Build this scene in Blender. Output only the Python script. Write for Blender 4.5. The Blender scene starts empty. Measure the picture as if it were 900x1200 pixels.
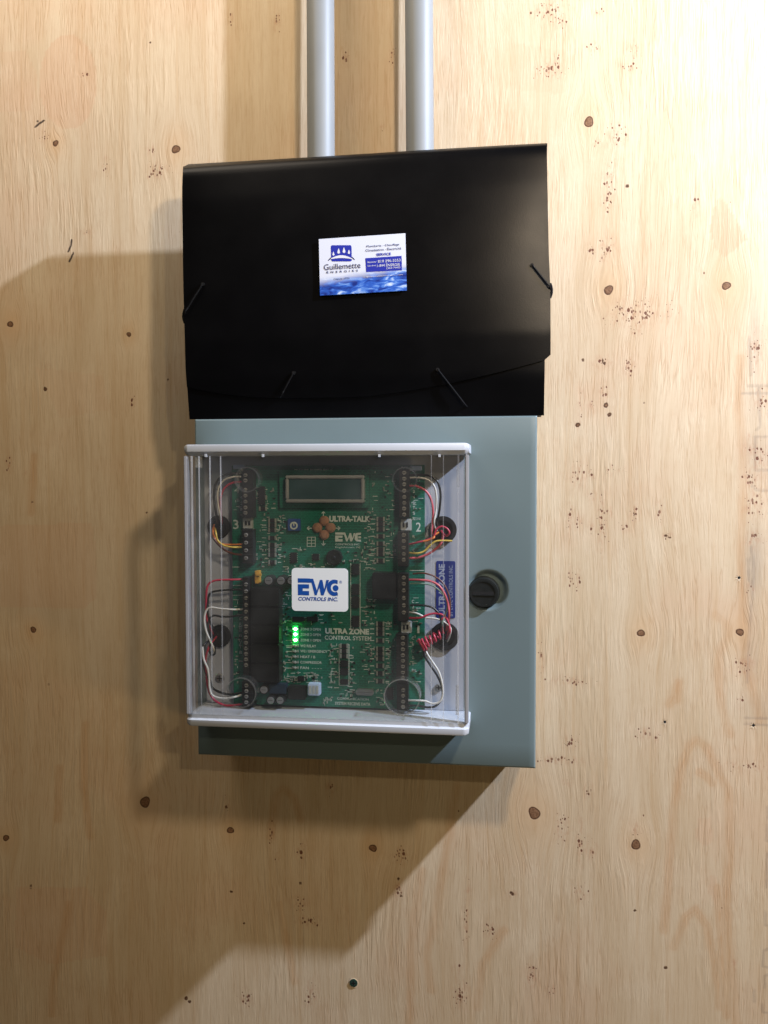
import bpy, bmesh, math, random
import numpy as np
from mathutils import Vector, Matrix
random.seed(7); rng = np.random.default_rng(7)
SC = bpy.context.scene; COL = SC.collection
S = 0.3048/370.0                      # metres per unit; the cabinet door is 370 units = 12 inches wide
R_ = math.radians

# ------------------------------------------------------------------ camera
F_ = 1050.0
YAW, PIT, ROL = R_(7.764), R_(2.319), R_(-0.122)
def cam_axes():
    cy, sy, cp, sp = math.cos(YAW), math.sin(YAW), math.cos(PIT), math.sin(PIT)
    f = Vector((-sy*cp, cy*cp, -sp)); rt = Vector((cy, sy, 0)); up = rt.cross(f)
    return f, math.cos(ROL)*rt+math.sin(ROL)*up, -math.sin(ROL)*rt+math.cos(ROL)*up
CF, CR, CU = cam_axes(); CP = -F_*CF
cd = bpy.data.cameras.new('camera'); cam = bpy.data.objects.new('camera', cd); COL.objects.link(cam)
M3 = Matrix((CR, CU, -CF)).transposed().to_4x4(); M3.translation = CP*S
cam.matrix_world = M3
cd.sensor_fit = 'VERTICAL'; cd.sensor_height = 24.0; cd.lens = 24.0*F_/1200.0
cd.clip_start = 0.01; cd.clip_end = 100
SC.camera = cam

# ------------------------------------------------------------------ world and lamps
w = bpy.data.worlds.new('World'); SC.world = w; w.use_nodes = True
bg = w.node_tree.nodes['Background']; bg.inputs[0].default_value = (0.9, 0.95, 1.0, 1); bg.inputs[1].default_value = 0.02
def lamp(name, p, power, radius, col):
    l = bpy.data.lights.new(name, 'POINT'); l.energy = power; l.shadow_soft_size = radius; l.color = col
    o = bpy.data.objects.new(name, l); o.location = Vector(p)*S; COL.objects.link(o); return o
lamp('bulb_close_to_wall', (1150, -492, 919), 104, 0.018, (0.86, 0.98, 1.26))
lamp('bulb_in_room', (1150, -2250, 900), 15, 0.025, (1.0, 0.84, 0.56))
lamp('globe_in_room', (470, -900, 610), 14, 0.035, (1.0, 0.80, 0.58))
lamp('fill_overhead', (-420, -420, 1050), 13, 0.22, (1.0, 0.86, 0.70))  # soft fill lamp, added to brighten the upper left of the wall
lamp('bulb_low_in_room', (1900, -1100, -880), 20, 0.13, (1.0, 0.68, 0.30))
SC.view_settings.view_transform = 'Standard'; SC.view_settings.look = 'None'
SC.view_settings.exposure = 0; SC.view_settings.gamma = 1; SC.view_settings.use_curve_mapping = False
SC.cycles.max_bounces = 10; SC.cycles.transparent_max_bounces = 24

# ------------------------------------------------------------------ geometry helpers
# units: x right, z up on the wall face, depth d out of the wall (y = -d)
def W(px, py, d):
    "where the sight line through a photograph pixel meets the plane at depth d"
    v = CF+CR*((px-450)/F_)+CU*((600-py)/F_)
    return CP+v*((-d-CP.y)/v.y)
def pj(P):
    v = Vector(P)-CP; z = v.dot(CF)
    return 450+F_*v.dot(CR)/z, 600-F_*v.dot(CU)/z
def rect(x0, y0, x1, y1, d):
    cx, cy = (x0+x1)/2, (y0+y1)/2; c = W(cx, cy, d)
    return c.x, c.z, abs(W(x1, cy, d).x-W(x0, cy, d).x), abs(W(cx, y0, d).z-W(cx, y1, d).z)
def add_box(bm, x0, x1, d0, d1, z0, z1, bev=0, mi=0, seg=2):
    t = bmesh.new(); r = bmesh.ops.create_cube(t, size=1)
    for v in t.verts:
        v.co = Vector((x0+(v.co.x+.5)*(x1-x0), -(d0+(v.co.y+.5)*(d1-d0)), z0+(v.co.z+.5)*(z1-z0)))
    bmesh.ops.recalc_face_normals(t, faces=t.faces)
    if bev: bmesh.ops.bevel(t, geom=t.edges[:], offset=bev, segments=seg, affect='EDGES')
    merge(bm, t, mi)
def merge(bm, t, mi=0):
    for f in t.faces: f.material_index = mi
    me = bpy.data.meshes.new('tmp'); t.to_mesh(me); t.free(); bm.from_mesh(me); bpy.data.meshes.remove(me)
def pbox(bm, x0, y0, x1, y1, d0, d1, bev=0, mi=0):
    cx, cz, w_, h_ = rect(x0, y0, x1, y1, d1)
    add_box(bm, cx-w_/2, cx+w_/2, d0, d1, cz-h_/2, cz+h_/2, bev, mi)
def add_cyl(bm, c, r0, r1, d0, d1, n=20, mi=0, bev=0):
    "axis along depth, centre c=(x,z)"
    t = bmesh.new()
    a = [t.verts.new((c[0]+r0*math.cos(2*math.pi*k/n), -d0, c[1]+r0*math.sin(2*math.pi*k/n))) for k in range(n)]
    b = [t.verts.new((c[0]+r1*math.cos(2*math.pi*k/n), -d1, c[1]+r1*math.sin(2*math.pi*k/n))) for k in range(n)]
    for k in range(n): t.faces.new((a[k], a[(k+1) % n], b[(k+1) % n], b[k]))
    t.faces.new(a[::-1]); top = t.faces.new(b)
    bmesh.ops.recalc_face_normals(t, faces=t.faces)
    if bev: bmesh.ops.bevel(t, geom=list(top.edges), offset=bev, segments=2, affect='EDGES')
    merge(bm, t, mi)
def add_ring(bm, c, ri, ro, d0, d1, n=28, mi=0):
    t = bmesh.new(); L = []
    for r, d in ((ro, d0), (ro, d1), (ri, d1), (ri, d0)):
        L.append([t.verts.new((c[0]+r*math.cos(2*math.pi*k/n), -d, c[1]+r*math.sin(2*math.pi*k/n))) for k in range(n)])
    for i in range(4):
        A, B = L[i], L[(i+1) % 4]
        for k in range(n): t.faces.new((A[k], A[(k+1) % n], B[(k+1) % n], B[k]))
    bmesh.ops.recalc_face_normals(t, faces=t.faces); merge(bm, t, mi)
def smooth_path(pts, n=6):
    P = [Vector(p) for p in pts]; out = []
    for i in range(len(P)-1):
        p0, p1, p2, p3 = P[max(i-1, 0)], P[i], P[i+1], P[min(i+2, len(P)-1)]
        for k in range(n):
            t = k/n
            out.append(.5*((2*p1)+(p2-p0)*t+(2*p0-5*p1+4*p2-p3)*t*t+(3*p1-p0-3*p2+p3)*t**3))
    out.append(P[-1]); return out
def add_tube(bm, pts, r, n=8, mi=0):
    t = bmesh.new(); rings = []; up = Vector((.13, -.9, .4)).normalized()
    for i, p in enumerate(pts):
        d = (pts[min(i+1, len(pts)-1)]-pts[max(i-1, 0)]).normalized()
        s = d.cross(up); s = s.normalized() if s.length > 1e-5 else Vector((1, 0, 0)); up = s.cross(d)
        rings.append([t.verts.new(p+(s*math.cos(2*math.pi*k/n)+up*math.sin(2*math.pi*k/n))*r) for k in range(n)])
    for a, b in zip(rings, rings[1:]):
        for k in range(n): t.faces.new((a[k], a[(k+1) % n], b[(k+1) % n], b[k]))
    t.faces.new(rings[0][::-1]); t.faces.new(rings[-1])
    bmesh.ops.recalc_face_normals(t, faces=t.faces); merge(bm, t, mi)
def add_poly(bm, pts2, d0, d1, mi=0):
    "extrude a polygon given as (x,z) from depth d0 to d1"
    t = bmesh.new(); n = len(pts2)
    a = [t.verts.new((x, -d0, z)) for x, z in pts2]; b = [t.verts.new((x, -d1, z)) for x, z in pts2]
    for k in range(n): t.faces.new((a[k], a[(k+1) % n], b[(k+1) % n], b[k]))
    t.faces.new(a[::-1]); t.faces.new(b)
    bmesh.ops.recalc_face_normals(t, faces=t.faces); merge(bm, t, mi)
def rrect(cx, cz, w_, h_, r, n=5):
    out = []
    for sx, sz, a0 in ((1, 1, 0), (-1, 1, 90), (-1, -1, 180), (1, -1, 270)):
        for k in range(n+1):
            a = R_(a0+90*k/n); out.append((cx+sx*(w_/2-r)+r*math.cos(a), cz+sz*(h_/2-r)+r*math.sin(a)))
    return out

def obj(name, bm, mats, parent=None, org=None, smooth=35):
    "link a bmesh (in units) as one mesh object; org = base point of its thing"
    if org is None: org = parent['_o'] if parent is not None else (0, 0, 0)
    og = Vector(org)
    me = bpy.data.meshes.new(name)
    for v in bm.verts: v.co = (v.co-og)*S
    bm.to_mesh(me); bm.free()
    for m in (mats if isinstance(mats, (list, tuple)) else [mats]): me.materials.append(m)
    if smooth:
        me.shade_smooth(); me.set_sharp_from_angle(angle=R_(smooth))
    o = bpy.data.objects.new(name, me); COL.objects.link(o)
    if parent is None: o.location = og*S
    else: o.parent = parent
    o['_o'] = tuple(og); return o
def inst(name, mesh_obj, parent, c):
    o = mesh_obj.copy(); COL.objects.link(o); o.name = name; o.parent = parent
    o.location = (Vector(c)-Vector(parent['_o']))*S; return o
def proto(name, bm, mats, parent, c):
    "first of a family of alike pieces, modelled about the origin"
    o = obj(name, bm, mats, parent, (0, 0, 0)); o.location = (Vector(c)-Vector(parent['_o']))*S; o['_o'] = tuple(c); return o
def thing(name, label, cat, base, group=None):
    o = bpy.data.objects.new(name, None); COL.objects.link(o); o.location = Vector(base)*S
    o.empty_display_size = .01; o['_o'] = tuple(base); return tag(o, label, cat, group)
def tag(o, label, cat, group=None):
    o['label'] = label; o['category'] = cat
    if group: o['group'] = group
    return o

# ------------------------------------------------------------------ materials
def mat(name, col, rough=.5, metal=0, spec=.5, noise=0, nscale=40, bump=0, bscale=400, emit=None, coat=0):
    m = bpy.data.materials.new(name); m.use_nodes = True; nt = m.node_tree; b = nt.nodes['Principled BSDF']
    b.inputs['Base Color'].default_value = (*col, 1); b.inputs['Roughness'].default_value = rough
    b.inputs['Metallic'].default_value = metal; b.inputs['Specular IOR Level'].default_value = spec
    b.inputs['Coat Weight'].default_value = coat
    tc = nt.nodes.new('ShaderNodeTexCoord')
    if noise:
        n = nt.nodes.new('ShaderNodeTexNoise'); n.inputs['Scale'].default_value = nscale; n.inputs['Detail'].default_value = 6
        nt.links.new(tc.outputs['Object'], n.inputs['Vector'])
        r = nt.nodes.new('ShaderNodeMapRange'); r.inputs[1].default_value = .25; r.inputs[2].default_value = .75
        r.inputs[3].default_value = 1-noise; r.inputs[4].default_value = 1+noise
        nt.links.new(n.outputs[0], r.inputs[0])
        x = nt.nodes.new('ShaderNodeVectorMath'); x.operation = 'SCALE'; x.inputs[0].default_value = col
        nt.links.new(r.outputs[0], x.inputs['Scale']); nt.links.new(x.outputs[0], b.inputs['Base Color'])
        r2 = nt.nodes.new('ShaderNodeMapRange'); r2.inputs[3].default_value = rough*.85; r2.inputs[4].default_value = min(1, rough*1.2)
        nt.links.new(n.outputs[0], r2.inputs[0]); nt.links.new(r2.outputs[0], b.inputs['Roughness'])
    if bump:
        n = nt.nodes.new('ShaderNodeTexNoise'); n.inputs['Scale'].default_value = bscale; n.inputs['Detail'].default_value = 3
        nt.links.new(tc.outputs['Object'], n.inputs['Vector'])
        bp = nt.nodes.new('ShaderNodeBump'); bp.inputs['Strength'].default_value = bump; bp.inputs['Distance'].default_value = .0004
        nt.links.new(n.outputs[0], bp.inputs['Height']); nt.links.new(bp.outputs[0], b.inputs['Normal'])
    if emit:
        b.inputs['Emission Color'].default_value = (*emit[0], 1); b.inputs['Emission Strength'].default_value = emit[1]
    return m
def clear_mat(name, haze, tint=(.985, .99, .99)):
    m = bpy.data.materials.new(name); m.use_nodes = True; nt = m.node_tree; nt.nodes.clear()
    o = nt.nodes.new('ShaderNodeOutputMaterial'); tr = nt.nodes.new('ShaderNodeBsdfTransparent'); tr.inputs[0].default_value = (*tint, 1)
    g = nt.nodes.new('ShaderNodeBsdfGlossy'); g.inputs['Roughness'].default_value = .06
    df = nt.nodes.new('ShaderNodeBsdfDiffuse'); df.inputs[0].default_value = (.8, .82, .84, 1)
    m1 = nt.nodes.new('ShaderNodeMixShader'); m2 = nt.nodes.new('ShaderNodeMixShader'); ge = nt.nodes.new('ShaderNodeNewGeometry')
    dt = nt.nodes.new('ShaderNodeVectorMath'); dt.operation = 'DOT_PRODUCT'; nt.links.new(ge.outputs['Incoming'], dt.inputs[0]); nt.links.new(ge.outputs['Normal'], dt.inputs[1])
    ab = nt.nodes.new('ShaderNodeMath'); ab.operation = 'ABSOLUTE'; nt.links.new(dt.outputs['Value'], ab.inputs[0])
    om = nt.nodes.new('ShaderNodeMath'); om.operation = 'SUBTRACT'; om.inputs[0].default_value = 1; nt.links.new(ab.outputs[0], om.inputs[1])
    pw = nt.nodes.new('ShaderNodeMath'); pw.operation = 'POWER'; pw.inputs[1].default_value = 5; nt.links.new(om.outputs[0], pw.inputs[0])
    fr = nt.nodes.new('ShaderNodeMath'); fr.operation = 'MULTIPLY_ADD'; fr.inputs[1].default_value = .90; fr.inputs[2].default_value = .035; nt.links.new(pw.outputs[0], fr.inputs[0])
    tc = nt.nodes.new('ShaderNodeTexCoord'); n = nt.nodes.new('ShaderNodeTexNoise'); n.inputs['Scale'].default_value = 14; n.inputs['Detail'].default_value = 8
    r = nt.nodes.new('ShaderNodeMapRange'); r.inputs[1].default_value = .35; r.inputs[2].default_value = .75
    r.inputs[3].default_value = haze*.4; r.inputs[4].default_value = haze*3.2  # patchy white diffuse: frosts the edges, paints uneven glare onto the cover
    L = nt.links.new
    L(tc.outputs['Object'], n.inputs['Vector']); L(n.outputs[0], r.inputs[0]); L(r.outputs[0], m1.inputs[0])
    L(tr.outputs[0], m1.inputs[1]); L(df.outputs[0], m1.inputs[2]); L(fr.outputs[0], m2.inputs[0])
    L(m1.outputs[0], m2.inputs[1]); L(g.outputs[0], m2.inputs[2]); L(m2.outputs[0], o.inputs[0])
    return m
PVC = mat('grey_pvc', (.225, .24, .24), .5, noise=.05, nscale=20)
POLY = mat('black_polypropylene', (.0022, .0022, .0026), .33, spec=.16, noise=.15, nscale=30, bump=.12, bscale=900)
POLYB = mat('black_folder_back', (.008, .007, .005), .5, noise=.15)
ELAS = mat('black_elastic', (.003, .003, .0035), .75, spec=.2, bump=.4, bscale=3000)
EYE = mat('dull_eyelet', (.03, .03, .03), .35, metal=.6)
CARDM = mat('card_white', (.74, .77, .84), .4, noise=.03)
INK = mat('ink_blue', (.018, .03, .36), .4)
INKD = mat('ink_navy', (.02, .025, .11), .4)
PAINT = mat('cabinet_enamel', (.140, .192, .200), .42, noise=.05, nscale=9, bump=.10, bscale=1400)
KNOBM = mat('latch_black', (.014, .016, .015), .35, noise=.2, nscale=200)
WHITEP = mat('white_plastic', (.47, .505, .55), .4, noise=.03, nscale=25)
RAILP = mat('milky_plastic', (.33, .34, .36), .35, noise=.04)
PLATE = mat('grey_plate', (.40, .425, .48), .45, noise=.05, nscale=15)
CLEAR = clear_mat('clear_polycarbonate', .011)
EDGE = clear_mat('clear_edge', .09); LIP = clear_mat('clear_lip', .06)
CHIP = mat('chip_black', (.011, .012, .012), .42, noise=.25, nscale=300)
RELAY = mat('relay_black', (.009, .0095, .009), .35, noise=.2, nscale=120)
TERM = mat('terminal_black', (.016, .017, .018), .4, noise=.2, nscale=200)
TIN = mat('tinned_metal', (.55, .55, .53), .35, metal=.9)
SCREWM = mat('terminal_screw', (.5, .49, .46), .4, metal=.7)
BEZEL = mat('display_bezel', (.40, .42, .42), .3, metal=.35)
LCDM = mat('display_glass', (.035, .075, .085), .12, noise=.1, nscale=60)
COPPER = mat('button_copper', (.42, .23, .14), .42, metal=.35)
SILK = mat('silkscreen_white', (.52, .60, .56), .6)
CAPT = mat('capacitor_top', (.42, .42, .42), .35, metal=.7)
BLUEP = mat('blue_plastic', (.02, .07, .26), .4)
BLUEW = mat('pale_blue_plastic', (.42, .52, .68), .45)
GREYC = mat('connector_grey', (.36, .39, .38), .5, noise=.1, nscale=200)
SMDM = mat('smd_ends', (.30, .33, .29), .45, metal=.3)
YELC = mat('jumper_amber', (.55, .30, .04), .45)
STICK = mat('sticker_white', (.76, .82, .86), .45, noise=.02)
STICKB = mat('sticker_blue', (.008, .075, .36), .4)
RUBBER = mat('grommet_rubber', (.009, .009, .009), .55)
HOLE = mat('grommet_hole', (.004, .004, .004), .8)
LABB = mat('label_blue', (.010, .026, .19), .42)
LABW = mat('label_print', (.30, .35, .48), .5)
LEDON = mat('lit_green_led', (.2, .9, .3), .3, emit=((.10, 1.0, .16), 75))
LEDOFF = mat('unlit_led', (.38, .42, .38), .35)
SCRG = mat('deck_screw_green', (.06, .13, .10), .4, metal=.6)
WIRE = {k: mat('insulation_'+k, c, .38) for k, c in dict(
    black=(.012, .013, .014), white=(.58, .57, .53), red=(.42, .03, .065), yellow=(.60, .43, .08), orange=(.55, .16, .03),
    brown=(.11, .035, .02), green=(.18, .28, .22), pink=(.50, .09, .11)).items()}

def pcb_mat():
    m = mat('circuit_board_green', (.008, .085, .052), .38); nt = m.node_tree; L = nt.links.new; b = nt.nodes['Principled BSDF']
    tc = nt.nodes['Texture Coordinate'] if 'Texture Coordinate' in nt.nodes else nt.nodes.new('ShaderNodeTexCoord')
    mp = nt.nodes.new('ShaderNodeMapping'); mp.inputs['Scale'].default_value = (1/S/5, 1/S/5, 1/S/5); L(tc.outputs['Object'], mp.inputs[0])
    mp.inputs['Rotation'].default_value = (R_(90), 0, 0)
    def brick(sx, off):
        k = nt.nodes.new('ShaderNodeTexBrick'); k.inputs['Scale'].default_value = sx; k.offset = off
        k.inputs['Color1'].default_value = (.0, .0, .0, 1); k.inputs['Color2'].default_value = (.25, .25, .25, 1)
        k.inputs['Mortar'].default_value = (1, 1, 1, 1); k.inputs['Mortar Size'].default_value = .06; L(mp.outputs[0], k.inputs[0]); return k
    k1, k2 = brick(.45, .37), brick(.83, .61)
    nz = nt.nodes.new('ShaderNodeTexNoise'); nz.inputs['Scale'].default_value = 45; nz.inputs['Detail'].default_value = 5; L(tc.outputs['Object'], nz.inputs[0])
    mu = nt.nodes.new('ShaderNodeMath'); mu.operation = 'MULTIPLY'; L(k1.outputs[0], mu.inputs[0]); L(k2.outputs[0], mu.inputs[1])
    ad = nt.nodes.new('ShaderNodeMath'); ad.operation = 'ADD'; L(mu.outputs[0], ad.inputs[0]); L(nz.outputs[0], ad.inputs[1])
    cr = nt.nodes.new('ShaderNodeValToRGB'); cr.color_ramp.elements[0].position = .3; cr.color_ramp.elements[1].position = .95
    cr.color_ramp.elements[0].color = (.0035, .066, .045, 1); cr.color_ramp.elements[1].color = (.012, .165, .105, 1)
    L(ad.outputs[0], cr.inputs[0]); L(cr.outputs[0], b.inputs['Base Color']); return m
PCB = pcb_mat()

def card_mat():
    "white card with a blue water photograph along its foot"
    m = mat('business_card_print', (.7, .75, .85), .33); nt = m.node_tree; L = nt.links.new; b = nt.nodes['Principled BSDF']
    uv = nt.nodes.new('ShaderNodeUVMap'); sp = nt.nodes.new('ShaderNodeSeparateXYZ'); L(uv.outputs[0], sp.inputs[0])
    mp = nt.nodes.new('ShaderNodeMapping'); mp.inputs['Scale'].default_value = (5, 9, 1); mp.inputs['Rotation'].default_value = (0, 0, R_(-14)); L(uv.outputs[0], mp.inputs[0])
    n = nt.nodes.new('ShaderNodeTexNoise'); n.inputs['Scale'].default_value = 1.3; n.inputs['Detail'].default_value = 5; n.inputs['Distortion'].default_value = .8; L(mp.outputs[0], n.inputs[0])
    def mth(op, a, b_, c=None):
        k = nt.nodes.new('ShaderNodeMath'); k.operation = op
        for i, v in enumerate((a, b_) if c is None else (a, b_, c)):
            if isinstance(v, (int, float)): k.inputs[i].default_value = v
            else: L(v, k.inputs[i])
        return k.outputs[0]
    x, y = sp.outputs[0], sp.outputs[1]
    top = mth('MULTIPLY_ADD', x, .16, .235)                       # height of the water's edge
    f = mth('SUBTRACT', top, y); f = mth('MULTIPLY_ADD', mth('SUBTRACT', n.outputs[0], .5), .10, f)
    mk = nt.nodes.new('ShaderNodeMapRange'); mk.inputs[1].default_value = -.10; mk.inputs[2].default_value = .10; mk.interpolation_type = 'SMOOTHSTEP'; L(f, mk.inputs[0])
    cr = nt.nodes.new('ShaderNodeValToRGB'); e = cr.color_ramp.elements
    e[0].position = .36; e[0].color = (.012, .03, .22, 1); e[1].position = .52; e[1].color = (.03, .12, .55, 1)
    e2 = e.new(.60); e2.color = (.12, .28, .72, 1); e3 = e.new(.72); e3.color = (.62, .74, .9, 1)
    L(n.outputs[0], cr.inputs[0])
    mx = nt.nodes.new('ShaderNodeMix'); mx.data_type = 'RGBA'; L(mk.outputs[0], mx.inputs['Factor']); mx.inputs[6].default_value = (.70, .75, .86, 1); L(cr.outputs[0], mx.inputs[7])
    L(mx.outputs[2], b.inputs['Base Color']); return m
CARDP = card_mat()

# ------------------------------------------------------------------ lettering
def text_verts(body, bold=0, spacing=1, shear=0):
    c = bpy.data.curves.new('t', 'FONT'); c.body = body; c.offset = bold; c.space_character = spacing; c.shear = shear
    c.resolution_u = 3; c.fill_mode = 'FRONT'
    o = bpy.data.objects.new('t', c); COL.objects.link(o); dg = bpy.context.evaluated_depsgraph_get(); dg.update()
    me = bpy.data.meshes.new_from_object(o.evaluated_get(dg)); V = np.array([v.co[:] for v in me.vertices]); Fs = [tuple(p.vertices) for p in me.polygons]
    bpy.data.objects.remove(o); bpy.data.curves.remove(c); bpy.data.meshes.remove(me)
    mn, mx = V.min(0), V.max(0); return (V[:, 0]-mn[0])/(mx[0]-mn[0]), (V[:, 1]-mn[1])/(mx[1]-mn[1]), Fs
def add_text(bm, body, x0, y0, x1, y1, d, rot=0, fn=None, mi=0, **k):
    "lettering filling the pixel box x0..x1, y0..y1 of the plane at depth d (rot: reading upwards)"
    u, v, Fs = text_verts(body, **k)
    if fn is None:
        cx, cz, w_, h_ = rect(x0, y0, x1, y1, d)
        if rot: fn = lambda a, b: (cx+(.5-b)*w_, -d, cz+(a-.5)*h_)
        else: fn = lambda a, b: (cx+(a-.5)*w_, -d, cz+(b-.5)*h_)
    vs = [bm.verts.new(fn(a, b)) for a, b in zip(u, v)]
    for f in Fs:
        try: bm.faces.new([vs[i] for i in f]).material_index = mi
        except ValueError: pass
def add_strokes(bm, strokes, fn, wd, mi=0):
    "flat printed strokes: polylines in (x,z) of width wd mapped by fn"
    for st in strokes:
        for (ax, az), (bx, bz) in zip(st, st[1:]):
            l = math.hypot(bx-ax, bz-az) or 1; nx, nz = -(bz-az)/l*wd/2, (bx-ax)/l*wd/2
            bm.faces.new([bm.verts.new(fn(*p)) for p in ((ax+nx, az+nz), (ax-nx, az-nz), (bx-nx, bz-nz), (bx+nx, bz+nz))]).material_index = mi
def add_flat(bm, pts, fn, mi=0):
    bm.faces.new([bm.verts.new(fn(*p)) for p in pts]).material_index = mi

# ================================================================== WALL
def build_wall():
    def axis(a, lo, hi, b, st):
        return np.concatenate([np.linspace(a, lo, 24)[:-1], np.arange(lo, hi, st), np.linspace(hi, b, 24)])
    X = axis(-1500, -500, 480, 1500, 2.4); Z = axis(-1500, -640, 640, 1500, 2.4); nx, nz = len(X), len(Z)
    GX, GZ = np.meshgrid(X, Z); n = nx*nz
    def wl(p): v = W(p[0], p[1], 0); return v.x, v.z
    KN = [(65, 168, 4), (206, 175, 5.5), (12, 380, 4.2), (151, 392, 3.2), (53, 456, 2.8), (690, 143, 6), (713, 340, 5.6), (851, 335, 5), (751, 742, 4.6),
          (867, 741, 4.6), (626, 953, 7.6), (745, 990, 6), (170, 940, 7.2), (7, 982, 4.4), (270, 973, 4.6), (437, 994, 5), (39, 738, 4.2),
          (57, 802, 1.6), (36, 1038, 1.8), (197, 543-98, 1.5), (38, 588, 1.5), (172, 601, 1.5), (271, 1045, 2), (286, 1082, 1.4), (218, 1170, 2.6), (222, 1174, 2.2),
          (780, 1134, 2.2), (744, 1067, 1.8), (708, 426, 2), (706, 422, 1.6), (710, 475, 3.0), (714, 486, 2.6), (677, 498, 3), (735, 218, 2.2), (176, 50, 1.3), (601, 1048, 2),
          (352, 1035, 2), (467, 1030, 2), (470, 1050, 1.8), (599, 1046, 2.0), (683, 422, 2), (755, 472, 1.3), (744, 603, 1.6), (780, 628, 2), (785, 630, 1.6)]
    kd = np.full(GX.shape, 99.); warp = GX.copy(); halo = np.zeros(GX.shape)
    for i, (px, py, r) in enumerate(KN):
        x, z = wl((px, py)); dx, dz = GX-x, GZ-z; a = np.arctan2(dz, dx)
        rr = .9*r*(1+.10*np.sin(2*a+i)+.07*np.sin(3*a+2*i)); kd = np.minimum(kd, (np.hypot(dx, dz)-rr)*1.0)
        if r > 3:
            g = np.exp(-(dx/(r*4.5))**2-(dz/(r*6.5))**2); warp -= .82*dx*g
            halo = np.maximum(halo, np.exp(-(dx/(r*3.2))**2-((dz)/(r*5))**2))
    for cx, cy, sx, sy, am in [(300, 990, 40, 120, 10), (600, 100, 60, 140, -14), (770, 560, 55, 110, 14), (480, 1100, 60, 150, 16), (60, 860, 60, 130, -12), (110, 1150, 50, 120, 10), (810, 950, 55, 140, 0), (60, 80, 50, 120, 12), (760, 420, 40, 100, 9)]:
        x, z = wl((cx, cy)); warp += am*np.exp(-((GX-x)/sx)**2-((GZ-z)/sy)**2)
    CL = [(640, 12, 16, 8), (655, 24, 8, 7), (703, 14, 5, 3), (697, 56, 6, 6), (742, 58, 6, 8), (645, 82, 12, 7), (650, 72, 6, 5), (738, 78, 8, 4), (722, 160, 10, 9), (700, 168, 4, 4), (714, 212, 6, 14), (712, 235, 5, 10),
          (712, 290, 7, 8), (708, 301, 4, 5), (692, 293, 3, 6), (742, 368, 22, 12), (727, 362, 5, 4), (745, 385, 5, 6), (785, 363, 3, 6), (815, 240, 3, 8), (708, 424, 9, 5), (737, 430, 5, 9), (707, 460, 4, 9), (681, 470, 3, 11), (693, 478, 3, 6), (677, 497, 3, 5),
          (677, 557, 8, 11), (691, 556, 5, 5), (715, 551, 4, 5), (727, 550, 5, 2), (694, 581, 4, 5), (668, 608, 3, 16), (678, 610, 4, 6), (693, 618, 3, 6), (706, 610, 4, 24), (714, 600, 3, 4), (744, 602, 4, 9), (733, 617, 4, 4), (773, 600, 3, 8), (782, 628, 5, 3),
          (669, 675, 3, 9), (678, 678, 2, 11), (634, 775, 2, 14), (665, 797, 16, 4), (873, 780, 8, 8), (755, 860, 7, 5), (770, 864, 3, 4), (668, 870, 8, 5), (655, 891, 22, 3.5), (880, 898, 22, 4), (689, 927, 4, 6), (665, 918, 4, 4),
          (659, 972, 6, 12), (680, 985, 3, 18), (693, 998, 5, 8), (745, 972, 3, 6), (681, 1047, 6, 7), (623, 1143, 5, 12), (646, 1160, 4, 5), (540, 1166, 7, 12), (537, 1136, 5, 6), (574, 1089, 6, 7), (546, 1080, 2.5, 22), (549, 1042, 2, 8), (601, 1048, 4, 3),
          (318, 978, 3, 14), (325, 1003, 3, 6), (353, 997, 5, 10), (351, 1060, 8, 8), (360, 1078, 14, 6), (365, 1165, 6, 14), (291, 1168, 4, 6), (467, 1044, 4, 10), (470, 1003, 8, 8), (387, 923, 4, 6), (266, 943, 2, 8), (288, 1170, 5, 8),
          (186, 200, 8, 8), (176, 204, 5, 4), (177, 176, 5, 5), (50, 160, 4, 5), (124, 193, 3, 7), (100, 87, 5, 2), (155, 472, 3, 6), (55, 428, 4, 3), (10, 545, 4, 10), (29, 556, 2, 3), (100, 272, 6, 2),
          (885, 410, 6, 16), (890, 470, 6, 10), (878, 512, 3, 3), (882, 527, 8, 5), (890, 540, 7, 12), (880, 562, 8, 8), (885, 590, 8, 14), (885, 630, 6, 6), (878, 690, 4, 4), (880, 635, 5, 5), (868, 822, 5, 5), (270, 20, 3, 6), (325, 25, 3, 10), (405, 68, 3, 8), (460, 66, 3, 10), (447, 150, 3, 3), (860, 1130, 2, 5)]
    dens = np.zeros(GX.shape)
    for px, py, sx, sy in CL:
        x, z = wl((px, py)); dens = np.maximum(dens, np.exp(-.5*((GX-x)/sx)**2-.5*((GZ-z)/sy)**2))
    def pdist(polys, lim=9):
        D = np.full(GX.shape, 99.)
        for pl in polys:
            Q = [wl(p) for p in pl]
            for (ax, az), (bx, bz) in zip(Q, Q[1:]):
                sx_ = np.where((X > min(ax, bx)-lim) & (X < max(ax, bx)+lim))[0]; sz_ = np.where((Z > min(az, bz)-lim) & (Z < max(az, bz)+lim))[0]
                if not len(sx_) or not len(sz_): continue
                sl = (slice(sz_[0], sz_[-1]+1), slice(sx_[0], sx_[-1]+1)); gx, gz = GX[sl], GZ[sl]; L2 = (bx-ax)**2+(bz-az)**2+1e-9
                t = np.clip(((gx-ax)*(bx-ax)+(gz-az)*(bz-az))/L2, 0, 1); D[sl] = np.minimum(D[sl], np.hypot(gx-ax-t*(bx-ax), gz-az-t*(bz-az)))
        return D
    ink = pdist([[(84, 281), (83, 288), (80, 295)], [(86, 296), (84, 301), (81, 307)], [(41, 149), (46, 145), (52, 141)], [(43, 141), (45, 143)], [(36, 1040), (36, 1042)]])
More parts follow.
